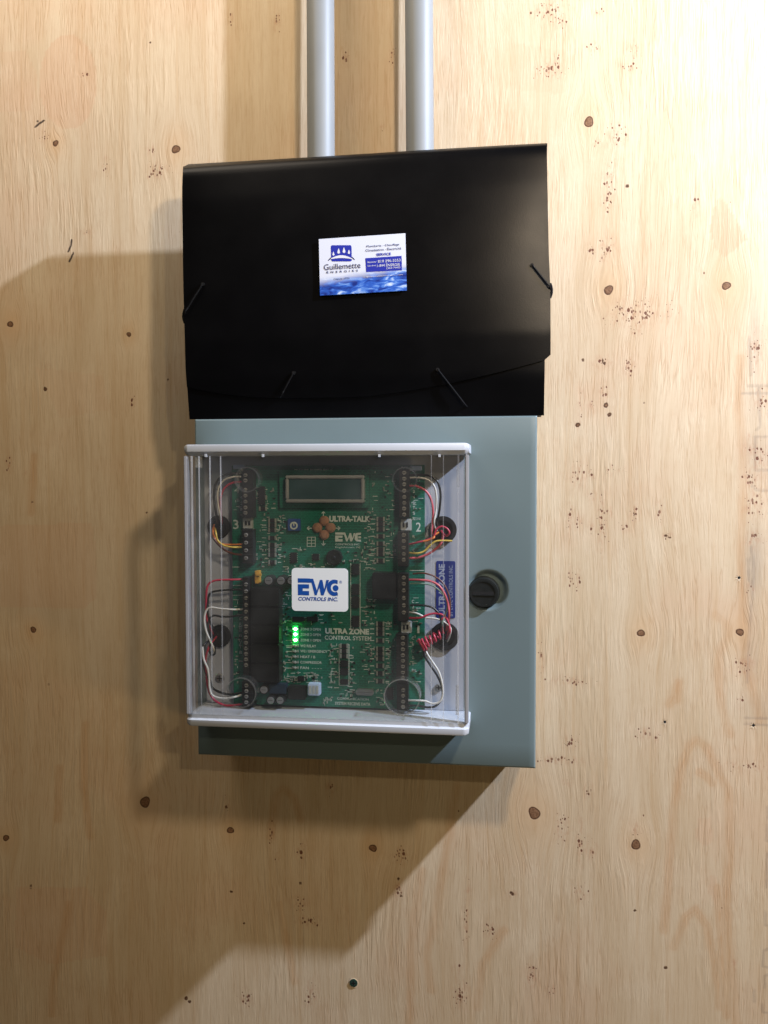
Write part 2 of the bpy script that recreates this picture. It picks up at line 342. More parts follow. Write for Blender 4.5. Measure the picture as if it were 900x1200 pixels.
    stamp = pdist([[(876, 452), (900, 452)], [(870, 461), (900, 461)], [(884, 512), (900, 512)], [(885, 513), (885, 551), (900, 551)], [(881, 569), (886, 574), (900, 575)], [(889, 455), (891, 500), (886, 504)], [(878, 395), (880, 440)],
                   [(883, 688), (878, 680), (876, 655)], [(873, 841), (900, 842)], [(873, 848), (900, 850)], [(899, 945), (899, 960)], [(899, 965), (898, 985), (900, 986)], [(899, 1000), (898, 1040)], [(897, 1068), (897, 1084), (900, 1085)],
                   [(900, 1112), (895, 1114), (894, 1132), (900, 1134)], [(900, 1142), (896, 1144), (896, 1158)], [(893, 1176), (894, 1186), (900, 1187)], [(884, 1160), (884, 1174)], [(880, 640), (884, 670), (878, 740), (876, 800)]])
    arch = pdist([[(778, 1090), (782, 1040), (788, 960), (796, 905), (808, 874), (817, 867), (828, 876), (843, 908), (854, 925), (855, 1000), (850, 1060), (858, 1150), (862, 1200)], [(790, 1110), (803, 1075), (815, 1066), (828, 1085), (838, 1130), (845, 1180)],
                  [(840, 1040), (845, 1090), (848, 1150), (852, 1190)], [(838, 720), (850, 730), (852, 745), (843, 770), (842, 800), (846, 830), (855, 860)], [(820, 905), (828, 910), (835, 918)], [(793, 820), (795, 800), (790, 815), (785, 825)],
                  [(322, 960), (325, 930), (332, 925), (345, 935), (352, 960)], [(318, 980), (322, 940)], [(345, 1150), (335, 1100), (328, 1060)], [(505, 1160), (500, 1120), (512, 1060), (530, 960), (535, 920)], [(480, 1200), (482, 1100), (495, 1020)],
                  [(60, 1200), (62, 1150), (75, 1090), (80, 1060)], [(100, 850), (98, 920), (105, 980)], [(70, 900), (68, 960)], [(560, 1180), (565, 1130), (590, 1090)], [(890, 845), (880, 800), (872, 770)], [(40, 535), (36, 600)], [(868, 420), (866, 480), (872, 560), (868, 640), (872, 760)]], 14)
    def inside(poly, soft=3):
        Q = [wl(p) for p in poly]; ins = np.zeros(GX.shape, bool)
        for (ax, az), (bx, bz) in zip(Q, Q[1:]+Q[:1]):
            c = ((az > GZ) != (bz > GZ)) & (GX < (bx-ax)*(GZ-az)/(bz-az+1e-9)+ax); ins ^= c
        return ins.astype(float)
    patch = .9*inside([(842, 229), (849, 236), (868, 266), (876, 280), (862, 292), (848, 302), (838, 292), (831, 268)])
    patch += .55*inside([(80+34*math.cos(t), 96+56*math.sin(t)) for t in np.linspace(0, 6.28, 24)])
    patch += .4*inside([(0, 616), (60, 614), (108, 613), (112, 640), (114, 700), (100, 712), (0, 712)])
    patch += .45*inside([(20, 1040), (100, 1040), (125, 1070), (125, 1120), (60, 1130), (18, 1110)])
    patch += .3*inside([(0, 60), (30, 60), (45, 90), (36, 130), (0, 132)]) + .3*inside([(600, 50), (665, 60), (660, 110), (600, 105)])
    patch += .35*inside([(818, 960), (832, 958), (836, 985), (826, 992), (814, 980)])+.35*inside([(832, 1025), (841, 1028), (838, 1060), (830, 1045)])+.25*inside([(40, 430), (120, 440), (130, 480), (70, 490)])
    grey = np.zeros(GX.shape)
    for px, py, sx, sy, a in [(884, 660, 8, 30, .8), (885, 400, 6, 40, .5), (888, 530, 14, 24, .45), (884, 470, 10, 30, .35), (880, 740, 7, 40, .45), (890, 830, 20, 14, .3)]:
        x, z = wl((px, py)); grey = np.maximum(grey, a*np.exp(-.5*((GX-x)/sx)**2-.5*((GZ-z)/sy)**2))
    me = bpy.data.meshes.new('plywood_wall'); co = np.empty((n, 3)); co[:, 0] = GX.ravel(); co[:, 1] = 0; co[:, 2] = GZ.ravel(); co *= S
    i0 = (np.arange(nz-1)[:, None]*nx+np.arange(nx-1)[None]).ravel(); F4 = np.stack([i0, i0+1, i0+nx+1, i0+nx], 1)
    me.vertices.add(n); me.vertices.foreach_set('co', co.ravel()); me.loops.add(F4.size); me.loops.foreach_set('vertex_index', F4.ravel())
    me.polygons.add(len(F4)); me.polygons.foreach_set('loop_start', np.arange(0, F4.size, 4)); me.update(); me.validate()
    for nm, A in dict(knot=kd, warp=warp, halo=halo, dens=dens, ink=ink, stamp=stamp, arch=arch, patch=patch, grey=grey).items():
        a = me.attributes.new(nm, 'FLOAT', 'POINT'); a.data.foreach_set('value', A.ravel().astype(np.float32))
    me.materials.append(wood_mat()); o = bpy.data.objects.new('wall', me); COL.objects.link(o)
    o['kind'] = 'structure'; o['label'] = 'bare plywood wall with small knots and brown flecks'
    return o

def wood_mat():
    m = bpy.data.materials.new('plywood'); m.use_nodes = True; nt = m.node_tree; L = nt.links.new; b = nt.nodes['Principled BSDF']
    b.inputs['Roughness'].default_value = .62; b.inputs['Specular IOR Level'].default_value = .25
    def val(v, s):
        if isinstance(v, (int, float)): s.default_value = v
        else: L(v, s)
    def mth(op, *a, clamp=False):
        k = nt.nodes.new('ShaderNodeMath'); k.operation = op; k.use_clamp = clamp
        for i, v in enumerate(a): val(v, k.inputs[i])
        return k.outputs[0]
    def att(nm): k = nt.nodes.new('ShaderNodeAttribute'); k.attribute_name = nm; return k.outputs['Fac']
    def mr(v, a, b_, c=0, d=1, sm=True):
        k = nt.nodes.new('ShaderNodeMapRange'); k.interpolation_type = 'SMOOTHSTEP' if sm else 'LINEAR'
        val(v, k.inputs[0])
        for i, q in enumerate((a, b_, c, d)): val(q, k.inputs[i+1])
        return k.outputs[0]
    tc = nt.nodes.new('ShaderNodeTexCoord'); sp = nt.nodes.new('ShaderNodeSeparateXYZ'); L(tc.outputs['Object'], sp.inputs[0])
    x = mth('MULTIPLY', sp.outputs[0], 1/S); z = mth('MULTIPLY', sp.outputs[2], 1/S); u = att('warp')
    def vec(a, b_, c=0):
        k = nt.nodes.new('ShaderNodeCombineXYZ')
        for i, v in enumerate((a, b_, c)): val(v, k.inputs[i])
        return k.outputs[0]
    def noise(v, det=4, rough=.55, dist=0, out=0):
        k = nt.nodes.new('ShaderNodeTexNoise'); k.inputs['Scale'].default_value = 1; k.inputs['Detail'].default_value = det
        k.inputs['Roughness'].default_value = rough; k.inputs['Distortion'].default_value = dist; L(v, k.inputs['Vector']); return k.outputs[out]
    def sc(v, s): return mth('MULTIPLY', v, s)
    def mix(f, a, b_):
        k = nt.nodes.new('ShaderNodeMix'); k.data_type = 'RGBA'; val(f, k.inputs['Factor'])
        for s, q in ((6, a), (7, b_)):
            if isinstance(q, tuple): k.inputs[s].default_value = (*q, 1)
            else: L(q, k.inputs[s])
        return k.outputs[2]
    broad = noise(vec(sc(u, 1/38), sc(z, 1/420), 3.1), 4, .6, .3)
    band = noise(vec(sc(u, 1/9), sc(z, 1/260), 8.7), 4, .6)
    fine = noise(vec(sc(u, 1/1.9), sc(z, 1/46), 1.3), 4, .65)
    blot = noise(vec(sc(x, 1/110), sc(z, 1/130), 5.5), 4, .55)
    blot2 = noise(vec(sc(x, 1/60), sc(z, 1/75), 15.5), 4, .6)
    c = mix(mr(broad, .35, .68), (.66, .535, .365), (.585, .45, .285))
    c = mix(mth('MULTIPLY', mr(blot, .45, .72), .75), c, (.63, .46, .30))
    c = mix(mth('MULTIPLY', mr(blot2, .5, .75), .35), c, (.73, .61, .44))
    c = mix(mth('MULTIPLY', mr(band, .50, .76), .5), c, (.53, .36, .195))
    c = mix(mth('MULTIPLY', mr(fine, .50, .76), .38), c, (.43, .285, .15))
    c = mix(mth('MULTIPLY', att('patch'), mr(fine, .2, .9, .50, .72)), c, (.60, .345, .205))
    def lines(su, sz, seed, wd):                      # thin crisp fibre lines: contours of a stretched noise
        q = noise(vec(sc(u, 1/su), sc(z, 1/sz), seed), 3, .6); return mr(mth('ABSOLUTE', mth('SUBTRACT', q, .5)), wd, 0)
    ln1 = mth('MULTIPLY', lines(7, 150, 51, .035), mr(blot, .35, .65, .25, 1)); ln2 = mth('MULTIPLY', lines(4.2, 70, 63, .05), mr(blot2, .40, .66, .05, .9))
    c = mix(mth('MULTIPLY', ln1, .30), c, (.43, .255, .12)); c = mix(mth('MULTIPLY', ln2, .11), c, (.80, .68, .50))
    mott = noise(vec(sc(x, 1/7), sc(z, 1/16), 77), 5, .7); c = mix(mth('MULTIPLY', mr(mott, .48, .75), .22), c, (.50, .34, .20))
    wob = mth('MULTIPLY', mth('SUBTRACT', noise(vec(sc(x, 1/14), sc(z, 1/26), 2.2), 4, .6), .5), 5)
    ad = mth('MAXIMUM', mth('ADD', att('arch'), wob), 0)
    arch = mth('MULTIPLY', mr(ad, 9, 0), mth('MULTIPLY_ADD', mth('COSINE', mth('MULTIPLY', ad, 1.7)), .14, .86))
    c = mix(mth('MULTIPLY', arch, mr(blot2, .3, .7, .3, .58)), c, (.50, .27, .115))
    c = mix(mth('MULTIPLY', att('grey'), .6), c, (.33, .27, .21))
    stn = noise(vec(sc(x, 1/3), sc(z, 1/9), 4), 3, .6)
    c = mix(mth('MULTIPLY', mr(mth('ADD', att('stamp'), mth('MULTIPLY', stn, 3.0)), 4.2, 1.6), .34), c, (.22, .17, .14))
    c = mix(mth('MULTIPLY', att('halo'), .40), c, (.60, .37, .18))
    # flecks: cells of an elongated Voronoi, kept where the density field allows
    vo = nt.nodes.new('ShaderNodeTexVoronoi'); vo.inputs['Scale'].default_value = 1; L(vec(sc(x, 1/3.9), sc(z, 1/5.2), .4), vo.inputs['Vector'])
    sepc = nt.nodes.new('ShaderNodeSeparateColor'); L(vo.outputs['Color'], sepc.inputs[0])
    dn = att('dens'); rad = mth('MULTIPLY', mth('MULTIPLY', mth('POWER', dn, .7), mr(sepc.outputs[0], .12, 1, 0, .60, False)), mr(sepc.outputs[1], 0, 1, .5, 1.1, False))
    vd = mth('ADD', vo.outputs['Distance'], mth('MULTIPLY', mth('SUBTRACT', noise(vec(sc(x, 1/1.3), sc(z, 1/2.1), 91), 2), .5), .30))
    fl = mr(vd, mth('ADD', rad, .03), mth('SUBTRACT', rad, .07))
    fl = mth('MULTIPLY', fl, mr(rad, .04, .12))
    v2 = nt.nodes.new('ShaderNodeTexVoronoi'); v2.inputs['Scale'].default_value = 1; L(vec(sc(x, 1/30), sc(z, 1/42), 9.4), v2.inputs['Vector'])
    s2 = nt.nodes.new('ShaderNodeSeparateColor'); L(v2.outputs['Color'], s2.inputs[0])
    r2 = mr(s2.outputs[0], .72, 1, 0, .045, False); fl2 = mth('MULTIPLY', mr(v2.outputs['Distance'], mth('ADD', r2, .008), mth('SUBTRACT', r2, .008)), mr(r2, .005, .01))
    fl = mth('MAXIMUM', fl, mth('MULTIPLY', fl2, .85))
    v3 = nt.nodes.new('ShaderNodeTexVoronoi'); v3.inputs['Scale'].default_value = 1; L(vec(sc(x, 1/2.5), sc(z, 1/3.6), 3.3), v3.inputs['Vector'])
    s3 = nt.nodes.new('ShaderNodeSeparateColor'); L(v3.outputs['Color'], s3.inputs[0])
    r3 = mth('MULTIPLY', mr(dn, .25, .95, 0, 1), mr(s3.outputs[0], .45, 1, 0, .62, False)); fl3 = mth('MULTIPLY', mr(v3.outputs['Distance'], mth('ADD', r3, .06), mth('SUBTRACT', r3, .10)), mr(r3, .05, .15))
    fl = mth('MAXIMUM', fl, mth('MULTIPLY', fl3, .8))
    c = mix(mth('MULTIPLY', mth('MULTIPLY', dn, .45), mr(stn, .4, .7)), c, (.42, .17, .09))
    c = mix(mth('MULTIPLY', fl, .9), c, (.125, .036, .018))
    kd = att('knot'); kn = mr(kd, .7, -.5)
    inner = mix(mr(noise(vec(sc(x, 1/2.4), sc(z, 1/2.4), 7), 3), .35, .7), (.17, .085, .042), (.27, .15, .08))
    c = mix(kn, c, inner); c = mix(mth('MULTIPLY', mth('MULTIPLY', kn, mr(kd, -1.7, -.2)), .8), c, (.055, .024, .014))
    c = mix(mth('MULTIPLY', mr(att('ink'), 1.7, .8), .92), c, (.035, .022, .018))
    L(c, b.inputs['Base Color'])
    # relief: raised fibres, chatter, washboard figure round the knots
    fib = noise(vec(sc(u, 1/2.2), sc(z, 1/52), 11.3), 5, .6)
    chat = noise(vec(sc(u, 1/5.0), sc(z, 1/46), 21.3), 2, .5, .25)
    area = mr(noise(vec(sc(x, 1/85), sc(z, 1/110), 31.), 3, .5), .40, .66)
    h = mth('ADD', mth('MULTIPLY', fib, .55), mth('MULTIPLY', mth('MULTIPLY', mr(chat, .42, .7), area), .7))
    h = mth('ADD', h, mth('MULTIPLY', ln2, .30)); h = mth('SUBTRACT', h, mth('MULTIPLY', ln1, .35))
    h = mth('ADD', h, mth('MULTIPLY', att('halo'), mth('MULTIPLY', chat, .8)))
    h = mth('ADD', h, mth('MULTIPLY', noise(vec(sc(u, 1/40), sc(z, 1/160), 41), 2), .8))
    h = mth('SUBTRACT', h, mth('MULTIPLY', fl, .5)); h = mth('SUBTRACT', h, mth('MULTIPLY', mth('MULTIPLY', kn, mr(kd, -2, 0)), .7))
    bp = nt.nodes.new('ShaderNodeBump'); bp.inputs['Strength'].default_value = .42; bp.inputs['Distance'].default_value = .00068
    L(h, bp.inputs['Height']); L(bp.outputs[0], b.inputs['Normal'])
    return m
build_wall()

def wall_holes():
    for i, (px, py, lab) in enumerate([(866, 677, 'small nail hole with torn pale fibres above the right knot'),
                                       (779, 846, 'small nail hole with torn pale fibres right of the cabinet foot'),
                                       (883, 850, 'small nail hole with torn pale fibres at the right edge')]):
        p = W(px, py, 0); bm = bmesh.new(); rr = random.Random(i)
        for k in range(9):
            a = 2*math.pi*k/9+rr.uniform(-.2, .2); r = rr.uniform(2.6, 4.6)
            q = [Vector((p.x+1.5*math.cos(a+s), -.05, p.z+1.5*math.sin(a+s))) for s in (-.35, .35)]
            t = Vector((p.x+r*math.cos(a), -rr.uniform(.6, 1.5), p.z+r*1.3*math.sin(a)))
            b_ = Vector((p.x+2.2*math.cos(a), -.05, p.z+2.2*math.sin(a)))
            vs = [bm.verts.new(v) for v in (q[0], q[1], t, b_)]
            for f in ((0, 1, 2), (0, 2, 3), (1, 3, 2), (0, 3, 1)): bm.faces.new([vs[j] for j in f])
        bmesh.ops.recalc_face_normals(bm, faces=bm.faces)
        add_cyl(bm, (p.x, p.z), 1.6, 1.5, .02, .25, 12, 1)
        tag(obj('nail_hole', bm, [FIB, HOLE], None, (p.x, 0, p.z)), lab, 'nail hole', 'nail holes in the plywood')
FIB = mat('torn_fibre', (.72, .58, .40), .8)
wall_holes()

def deck_screw():
    p = W(414, 1153, 3); t = thing('screw', 'green deck screw sunk into the plywood below the cabinet', 'screw', (p.x, 0, p.z)); c = (p.x, p.z)
    bm = bmesh.new(); add_cyl(bm, c, 4.6, 5.0, .05, 1.6, 20, 0, .5); obj('head', bm, SCRG, t)
    bm = bmesh.new(); add_box(bm, c[0]-2.6, c[0]+2.6, 1.6, 1.85, c[1]-.6, c[1]+.6); add_box(bm, c[0]-.6, c[0]+.6, 1.6, 1.86, c[1]-2.6, c[1]+2.6); obj('drive_recess', bm, HOLE, t)
    bm = bmesh.new(); add_ring(bm, (c[0], c[1]-.8), 4.7, 5.8, .03, .5, 24); obj('torn_rim', bm, FIB, t)
deck_screw()

# ================================================================== CONDUITS
def conduit(px_top, px_bot, label):
    r = 15.6; dT, dB = 28, 30
    a = W(px_bot, 178, dB); b = W(px_top, 0, dT); z1 = 900.0
    dirx = (b.x-a.x)/(b.z-a.z); z0 = 112.0
    P0 = Vector((a.x+(z0-a.z)*dirx, -30.4, z0)); P1 = Vector((a.x+(z1-a.z)*dirx, -26.5, z1))
    bm = bmesh.new(); add_tube(bm, [P0+(P1-P0)*k/6 for k in range(7)], r, 40)
    return tag(obj('conduit', bm, PVC, None, tuple(P0), 60), label, 'conduit', 'grey conduits running up the wall')
conduit(375.5, 376, 'grey plastic conduit rising behind the folder, the left one of the pair')
conduit(491, 492, 'grey plastic conduit rising behind the folder, the right one of the pair')

# ================================================================== CABINET
BX0, BZ1, BW, BH, BD = -196.85, 104.56, 370.27, 371.67, 92.0
BX1, BZ0 = BX0+BW, BZ1-BH
def cabinet():
    t = thing('metal_cabinet', 'square grey-green steel cabinet mounted on the plywood under the folder', 'cabinet', (BX0+BW/2, 0, BZ0))
    bm = bmesh.new(); add_box(bm, BX0+3, BX1-3, .5, BD-15, BZ0+3, BZ1-3, 1.5); obj('body', bm, PAINT, t)
    bm = bmesh.new(); add_box(bm, BX0+4.5, BX1-4.5, BD-15, BD-12.6, BZ0+4.5, BZ1-4.5); obj('gasket', bm, RUBBER, t)
    # door: a pan with a dished seat for the latch
    k = W(571.5, 691.5, BD); kx, kz = k.x, k.z
    def ax(a, b, c, n=19, half=26):
        return np.unique(np.concatenate([[a, a+.9, a+2.0], np.linspace(a+2, c-half, 8), np.linspace(c-half, c+half, 2*n+1), np.linspace(c+half, b-2, 5), [b-2, b-.9, b]]).round(3))
    X = ax(BX0, BX1, kx); Z = ax(BZ0, BZ1, kz); bm = bmesh.new(); G = []
    for zz in Z:
        row = []
        for xx in X:
            e = min(xx-BX0, BX1-xx, zz-BZ0, BZ1-zz); d = BD-(1.6 if e < .01 else (.45 if e < 1 else 0))
            r = math.hypot(xx-kx, zz-kz); q = min(max((22.0-r)/6.0, 0), 1); d -= 6.0*(q*q*(3-2*q))
            row.append(bm.verts.new((xx, -d, zz)))
        G.append(row)
    for i in range(len(Z)-1):
        for j in range(len(X)-1): bm.faces.new((G[i][j], G[i][j+1], G[i+1][j+1], G[i+1][j]))
    rim = [G[0][j] for j in range(len(X))]+[G[i][-1] for i in range(1, len(Z))]+[G[-1][j] for j in range(len(X)-2, -1, -1)]+[G[i][0] for i in range(len(Z)-2, 0, -1)]
    bk = [bm.verts.new((v.co.x, -(BD-12.5), v.co.z)) for v in rim]
    for i in range(len(rim)): bm.faces.new((rim[i], bk[i], bk[(i+1) % len(rim)], rim[(i+1) % len(rim)]))
    bmesh.ops.recalc_face_normals(bm, faces=bm.faces)
    obj('door', bm, PAINT, t, smooth=50)
    kc = W(566.6, 695.3, BD+5); c = (kc.x, kc.z)
    bm = bmesh.new(); add_cyl(bm, c, 17.2, 16.6, BD-5.9, BD-2, 40); add_cyl(bm, c, 16.2, 15.0, BD-2, BD+4.3, 40, 0, 1.2)
    add_ring(bm, c, 12.2, 14.4, BD+3, BD+5.0, 40)
    la = obj('latch', bm, KNOBM, t)
    bm = bmesh.new(); add_box(bm, c[0]-11.5, c[0]+11.5, BD+4.0, BD+4.5, c[1]-1.5, c[1]+1.5); obj('slot', bm, HOLE, la)
    bm = bmesh.new(); add_box(bm, c[0]-11.5, c[0]+11.5, BD+4.0, BD+5.2, c[1]-2.7, c[1]-1.55, .3); obj('slot_lip', bm, KNOBM, la)
    # blue maker's label on the door, seen through the clear cover, and knock-out grommets in the door
    return t
cab = cabinet()

# ================================================================== CONTROL PANEL ON THE DOOR
CD = 147.0
PD = BD+4                      # face of the back plate
BDP = 106.0                    # face of the circuit board
def prism_x(bm, prof, x0, x1, chf, mi=0):
    "profile of (depth,z) points run along x with tapered ends"
    cd_ = sum(p[0] for p in prof)/len(prof); cz = sum(p[1] for p in prof)/len(prof); t = bmesh.new(); L = []
    for x, s in ((x0, .72), (x0+chf*.5, .93), (x0+chf, 1), (x1-chf, 1), (x1-chf*.5, .93), (x1, .72)):
        L.append([t.verts.new((x, -(BD+.3 if d < BD+1 else d-(1-s)*14), cz+(z-cz)*s)) for d, z in prof])
    n = len(prof)
    for A, B in zip(L, L[1:]):
        for k in range(n): t.faces.new((A[k], A[(k+1) % n], B[(k+1) % n], B[k]))
    t.faces.new(L[0][::-1]); t.faces.new(L[-1]); bmesh.ops.recalc_face_normals(t, faces=t.faces); merge(bm, t, mi)
xa, xb = W(216, 690, CD).x, W(549.3, 690, CD).x
ztop, ztb = W(385, 519.8, CD).z, W(385, 533.2, CD).z
zbt, zbb = W(385, 843.5, CD).z, W(385, 857.2, CD).z
pan = thing('control_panel', 'clear covered zone control panel with white end caps on the cabinet door', 'control panel', ((xa+xb)/2, -BD, zbb))
H = ztop-ztb
bm = bmesh.new(); prism_x(bm, [(BD+.3, ztb), (CD-4.5, ztb), (CD, ztb+4.2), (CD, ztop-2.2), (CD-.7, ztop-.6), (CD-2.4, ztop), (BD+.3, ztop)], xa, xb, 5)
obj('end_cap', bm, WHITEP, pan)
bm = bmesh.new(); prism_x(bm, [(BD+.3, zbb), (CD-2.4, zbb), (CD-.7, zbb+.6), (CD, zbb+2.2), (CD, zbt-5.2), (CD-3.2, zbt-3.6), (CD-3.6, zbt), (BD+.3, zbt)], xa, xb, 6)
obj('end_cap', bm, WHITEP, pan)
bm = bmesh.new(); add_box(bm, xa+5, xb-5, BD+.4, PD, zbt+.2, ztb-.2, .5); obj('back_plate', bm, PLATE, pan)
zt_, zb_ = ztb-.1, zbt+.1
bm = bmesh.new()
add_box(bm, xa+5.5, xb-5.5, CD-3.8, CD-1.6, zb_, zt_); add_box(bm, xa+3.0, xa+5.2, PD+.2, CD-1.6, zb_, zt_); add_box(bm, xb-5.2, xb-3.0, PD+.2, CD-1.6, zb_, zt_)
cov = obj('clear_cover', bm, CLEAR, pan)
def ridge(px, d1=CD-.4, wd=.9, y0=534, y1=843):
    c = W(px, 690, d1); bm = bmesh.new(); add_box(bm, c.x-wd/2, c.x+wd/2, CD-1.55, d1, zb_+.3, zt_-.3); o = obj('ridge', bm, EDGE, cov); return o
for px, wd in ((234.5, .9), (247.2, .9), (259.7, .9), (226, 1.6), (505.5, .8), (519.5, .8), (537, 1.6)): ridge(px, wd=wd)
for s, x in ((0, xa+.2), (1, xb-4.0)):
    bm = bmesh.new(); add_box(bm, x, x+(4.4 if s == 0 else 3.8), CD-9, CD-.9, zb_, zt_, .9); obj('side_rail', bm, RAILP, pan)
for q_ in ((535, 545, 538.5, 571), (534, 804, 537.5, 838), (229, 536, 235, 548)): bm = bmesh.new(); pbox(bm, *q_, CD-10, CD-4.2); obj('snap_tab', bm, EDGE, pan)
for px in (241, 308, 444.5, 515): bm = bmesh.new(); pbox(bm, px-1.3, 532, px+1.3, 535.6, CD-1.5, CD-.2); obj('moulding_gate', bm, WHITEP, pan)
for i, (px, py, r) in enumerate(((282.5, 812, 16.5), (471, 817, 19), (289, 562, 13.5), (474, 562, 13))):
    c = W(px, py, CD-4); bm = bmesh.new(); add_ring(bm, (c.x, c.z), r-1.3, r-.5, BDP+22, CD-5.0, 36); add_ring(bm, (c.x, c.z), r-1.5, r-.3, CD-4.95, CD-4.0, 36, 1); obj('post', bm, [CLEAR, CLEAR if i > 1 else LIP], cov)

# grommets and screws in the back plate
GR = {}
gk = None
for nm, px, py, r in (('a', 256, 617.5, 12.5), ('b', 257, 745.5, 12.2), ('c', 519, 621, 14.5), ('d', 521, 746, 15)):
    c = W(px, py, PD+3); GR[nm] = (c.x, c.z, r); bm = bmesh.new()
    add_ring(bm, (c.x, c.z), r-4.2, r, PD+.05, PD+3, 32); add_cyl(bm, (c.x, c.z), r-4, r-4, PD+.02, PD+.35, 28, 1)
    obj('grommet', bm, [RUBBER, HOLE], pan)
for px, py, r in ((257, 795, 5.2), (514, 806, 4.2)):
    c = W(px, py, PD+2); bm = bmesh.new(); add_cyl(bm, (c.x, c.z), r, r*.8, PD+.05, PD+2.2, 20, 0, .5)
    add_box(bm, c.x-r*.6, c.x+r*.6, PD+2.2, PD+2.35, c.z-.6, c.z+.6, 0, 1); add_box(bm, c.x-.6, c.x+.6, PD+2.2, PD+2.36, c.z-r*.6, c.z+r*.6, 0, 1)
    obj('mounting_screw', bm, [TIN, CHIP], pan)
# EWC sticker on the clear front
def sticker():
    cx, cz, w_, h_ = rect(341.5, 666, 407.5, 716.5, CD); d = CD-1.55
    bm = bmesh.new(); add_poly(bm, rrect(cx, cz, w_, h_, 4), d, d+.5); st = obj('label_sticker', bm, STICK, pan)
    def fn(a, b): return (cx+(a-(369.2))/550*w_ - w_*0.0, -(d+.62), cz-((b-253.5)/420)*h_)   # coordinates of the 900 px enlargement of the label
    fn2 = lambda a, b: (cx+((a-366)/548)*w_, -(d+.62), cz-((b-254)/420)*h_)
    bm = bmesh.new()
    P = lambda pts: add_flat(bm, pts, fn2)
    P([(152, 145), (270, 145), (287, 187), (152, 187)])                                    # E, its top bar runs on into the W
    P([(152, 203), (262, 203), (262, 243), (200, 243), (200, 268), (262, 268), (262, 310), (152, 310)])
    P([(270, 147), (302, 147), (338, 262), (368, 158), (392, 158), (410, 250), (430, 158), (458, 158), (404, 308), (378, 308), (362, 232), (336, 308), (316, 308), (287, 190)])
    pts = []
    for k in range(0, 25): a = R_(62+236*k/24); pts.append((508+72*math.cos(a), 233-80*math.sin(a)))
    inn = [(512+38*math.cos(R_(62+236*k/24)), 233-42*math.sin(R_(62+236*k/24))) for k in range(0, 25)]
    for k in range(24): P([pts[k], pts[k+1], inn[k+1], inn[k]])
    P([(508+72*math.cos(R_(62)), 233-80*math.sin(R_(62))), (540, 155), (540, 192), inn[0]]); P([(508+72*math.cos(R_(298)), 233-80*math.sin(R_(298))), (540, 316), (540, 285), inn[-1]])
    P([(520+28*math.cos(2*math.pi*k/20), 236-30*math.sin(2*math.pi*k/20)) for k in range(20)])
    obj('logo', bm, STICKB, st, smooth=0)
    bm = bmesh.new(); tl = lambda a, b: fn2(155+a*385, 364-b*38)
    add_text(bm, 'CONTROLS INC.', 0, 0, 0, 0, 0, fn=tl, bold=.03, shear=.2)
    add_text(bm, '®', 0, 0, 0, 0, 0, fn=lambda a, b: fn2(556+a*26, 190-b*28)); obj('lettering', bm, STICKB, st, smooth=0)
sticker()
# blue label on the plate, right of the board
def blue_label():
    bm = bmesh.new(); cx, cz, w_, h_ = rect(511, 657.5, 533.5, 724.5, PD+.4); add_poly(bm, rrect(cx, cz, w_, h_, 1.6, 3), PD+.05, PD+.4); o = obj('maker_label', bm, LABB, pan)
    bm = bmesh.new(); add_text(bm, 'ULTRA-ZONE', 514, 661, 521.5, 721, PD+.5, rot=1, bold=.03); add_text(bm, 'BY EWC CONTROLS INC.', 526, 662, 530.5, 722, PD+.5, rot=1, bold=.01); obj('lettering', bm, LABW, o, smooth=0)
blue_label()

